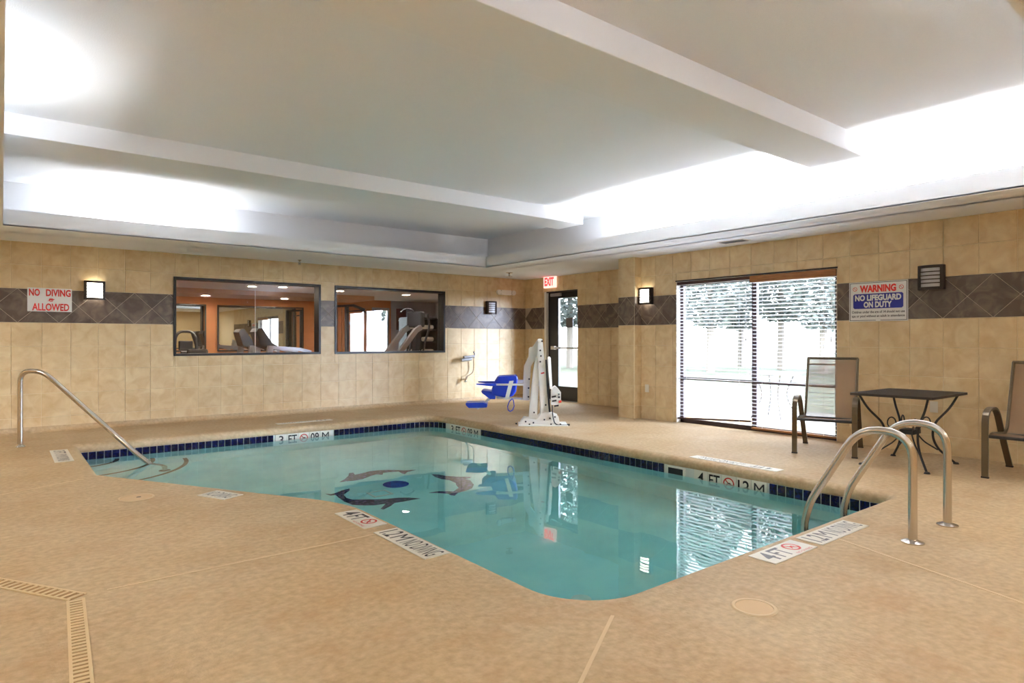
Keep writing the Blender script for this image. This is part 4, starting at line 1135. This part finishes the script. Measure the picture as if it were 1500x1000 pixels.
# stair climber with inclined arms in front of the rack
e = tag(empty('cross_trainer', (7.25, 12.7, 0), .15), 'silver and black cross trainer with slanted arms in the far window', 'exercise machine')
obj('base', MB().bbox(-.5, .5, -.3, .3, 0, .25, .05), 'machine_dark', e)
for s_ in (-1, 1):
    obj('ramp_arm', MB().bar([(-.62, s_ * .22, .85), (-.1, s_ * .22, 1.42), (.05, s_ * .22, 1.5)], .08, .11, (0, 1, 0)), 'silver', e)
    obj('handle', MB().tube(smooth_path([(.05, s_ * .25, .7), (.15, s_ * .25, 1.2), (.28, s_ * .25, 1.5), (.22, s_ * .25, 1.8)], .1), .024, 8), 'machine_dark', e, True)
obj('column', MB().bar([(.0, 0, .2), (.1, 0, 1.2), (.16, 0, 1.75)], .12, .12, (0, 1, 0)), 'machine_dark', e)
obj('console', MB().bbox(.02, .14, -.26, .26, 1.5, 1.85, .03), 'machine_dark', e)
obj('post', MB().bar([(.55, -.25, .2), (.72, -.25, 1.68)], .07, .07, (0, 1, 0)), 'silver', e)
o = obj('fan_palm_handle', MB().tube(smooth_path([(-.35, 0, 1.82), (-.2, 0, 1.92), (0, 0, 1.9), (.1, 0, 1.75)], .1), .02, 8), 'machine_dark', e, True)
e = tag(empty('wall_poster', (8.0 - .02, GY1_ - .025, 1.75)), 'dark red exercise poster on the grey gym wall', 'poster')
obj('board', MB().box(-.14, .14, -.006, .004, -.28, .26), 'maroon', e); obj('poster_band', MB().box(-.09, .09, -.008, -.006, -.06, -.03), 'towel', e)

# ------------------------------------------------------------------ outdoors
struct(obj('ground_lawn', MB().box(XD + TH, 70, -40, 60, -.12, -.06).box(-20, XD + TH, GY1_ + .15, 60, -.12, -.06), 'lawn'), 'pale lawn outside the windows', 'lawn')
struct(obj('ground_patio', MB().box(XD + TH, 11.0, -2, 14.5, -.06, -.03).box(XR + TH, XD + TH, -2, PY0 - .01, -.06, -.03), 'patio'), 'pale concrete walk outside the windows', 'patio')
def tree(x, y, h, r, label, seed):
    rd = random.Random(seed)
    e = tag(empty('tree', (x, y, -.06)), label, 'tree', 'trees beyond the lawn')
    obj('trunk', MB().tube([(0, 0, 0), (.05, .03, h * .35), (-.04, .05, h * .8)], [.17, .12, .05], 8), 'bark', e, True)
    mb = MB()
    for k in range(3600):
        a = rd.uniform(0, 2 * PI); zz = rd.random(); rr = r * math.sqrt(rd.random()) * math.sin(PI * (0.12 + .8 * zz))
        c = Vector((rr * math.cos(a), rr * math.sin(a), h * (.24 + .76 * zz))); s_ = rd.uniform(.09, .2)
        u = Vector((rd.uniform(-1, 1), rd.uniform(-1, 1), rd.uniform(-.6, .6))).normalized(); w = u.cross(Vector((rd.uniform(-1, 1), rd.uniform(-1, 1), 1)).normalized()).normalized()
        mb.add([c - u * s_, c + w * s_ * .5, c + u * s_, c - w * s_ * .5], [(0, 1, 2, 3)])
    f_ = bpy.data.meshes.new('foliage'); f_.from_pydata(mb.v, [], mb.f); f_.materials.append(MATS['leaf'])
    o = bpy.data.objects.new('foliage', f_); COL.objects.link(o); o.parent = e; o['kind'] = 'stuff'
rd = random.Random(3)
for i in range(20):
    d_ = 25 + (i % 3) * 3.2; a = math.radians(9 + i * 3.1)
    tree(d_ * math.cos(a) + 2, d_ * math.sin(a), rd.uniform(7, 9), 1.7, 'slender pale leafy tree beyond the lawn, seen through the windows', i)
# patio set seen faintly through the blind
e = tag(empty('outdoor_table', (9.55, 5.35, -.03)), 'thin legged metal table outside the left blind', 'table')
obj('table_top', MB().lathe([(0, .70), (.38, .70), (.40, .715), (.38, .73), (0, .73)], seg=28), 'grey_ink', e, True)
for k in range(4):
    a = PI / 4 + k * PI / 2; c, s_ = math.cos(a), math.sin(a)
    obj('leg', MB().tube(smooth_path([(.30 * c, .30 * s_, .7), (.16 * c, .16 * s_, .38), (.36 * c, .36 * s_, 0)], .15), .012, 6), 'grey_ink', e, True)
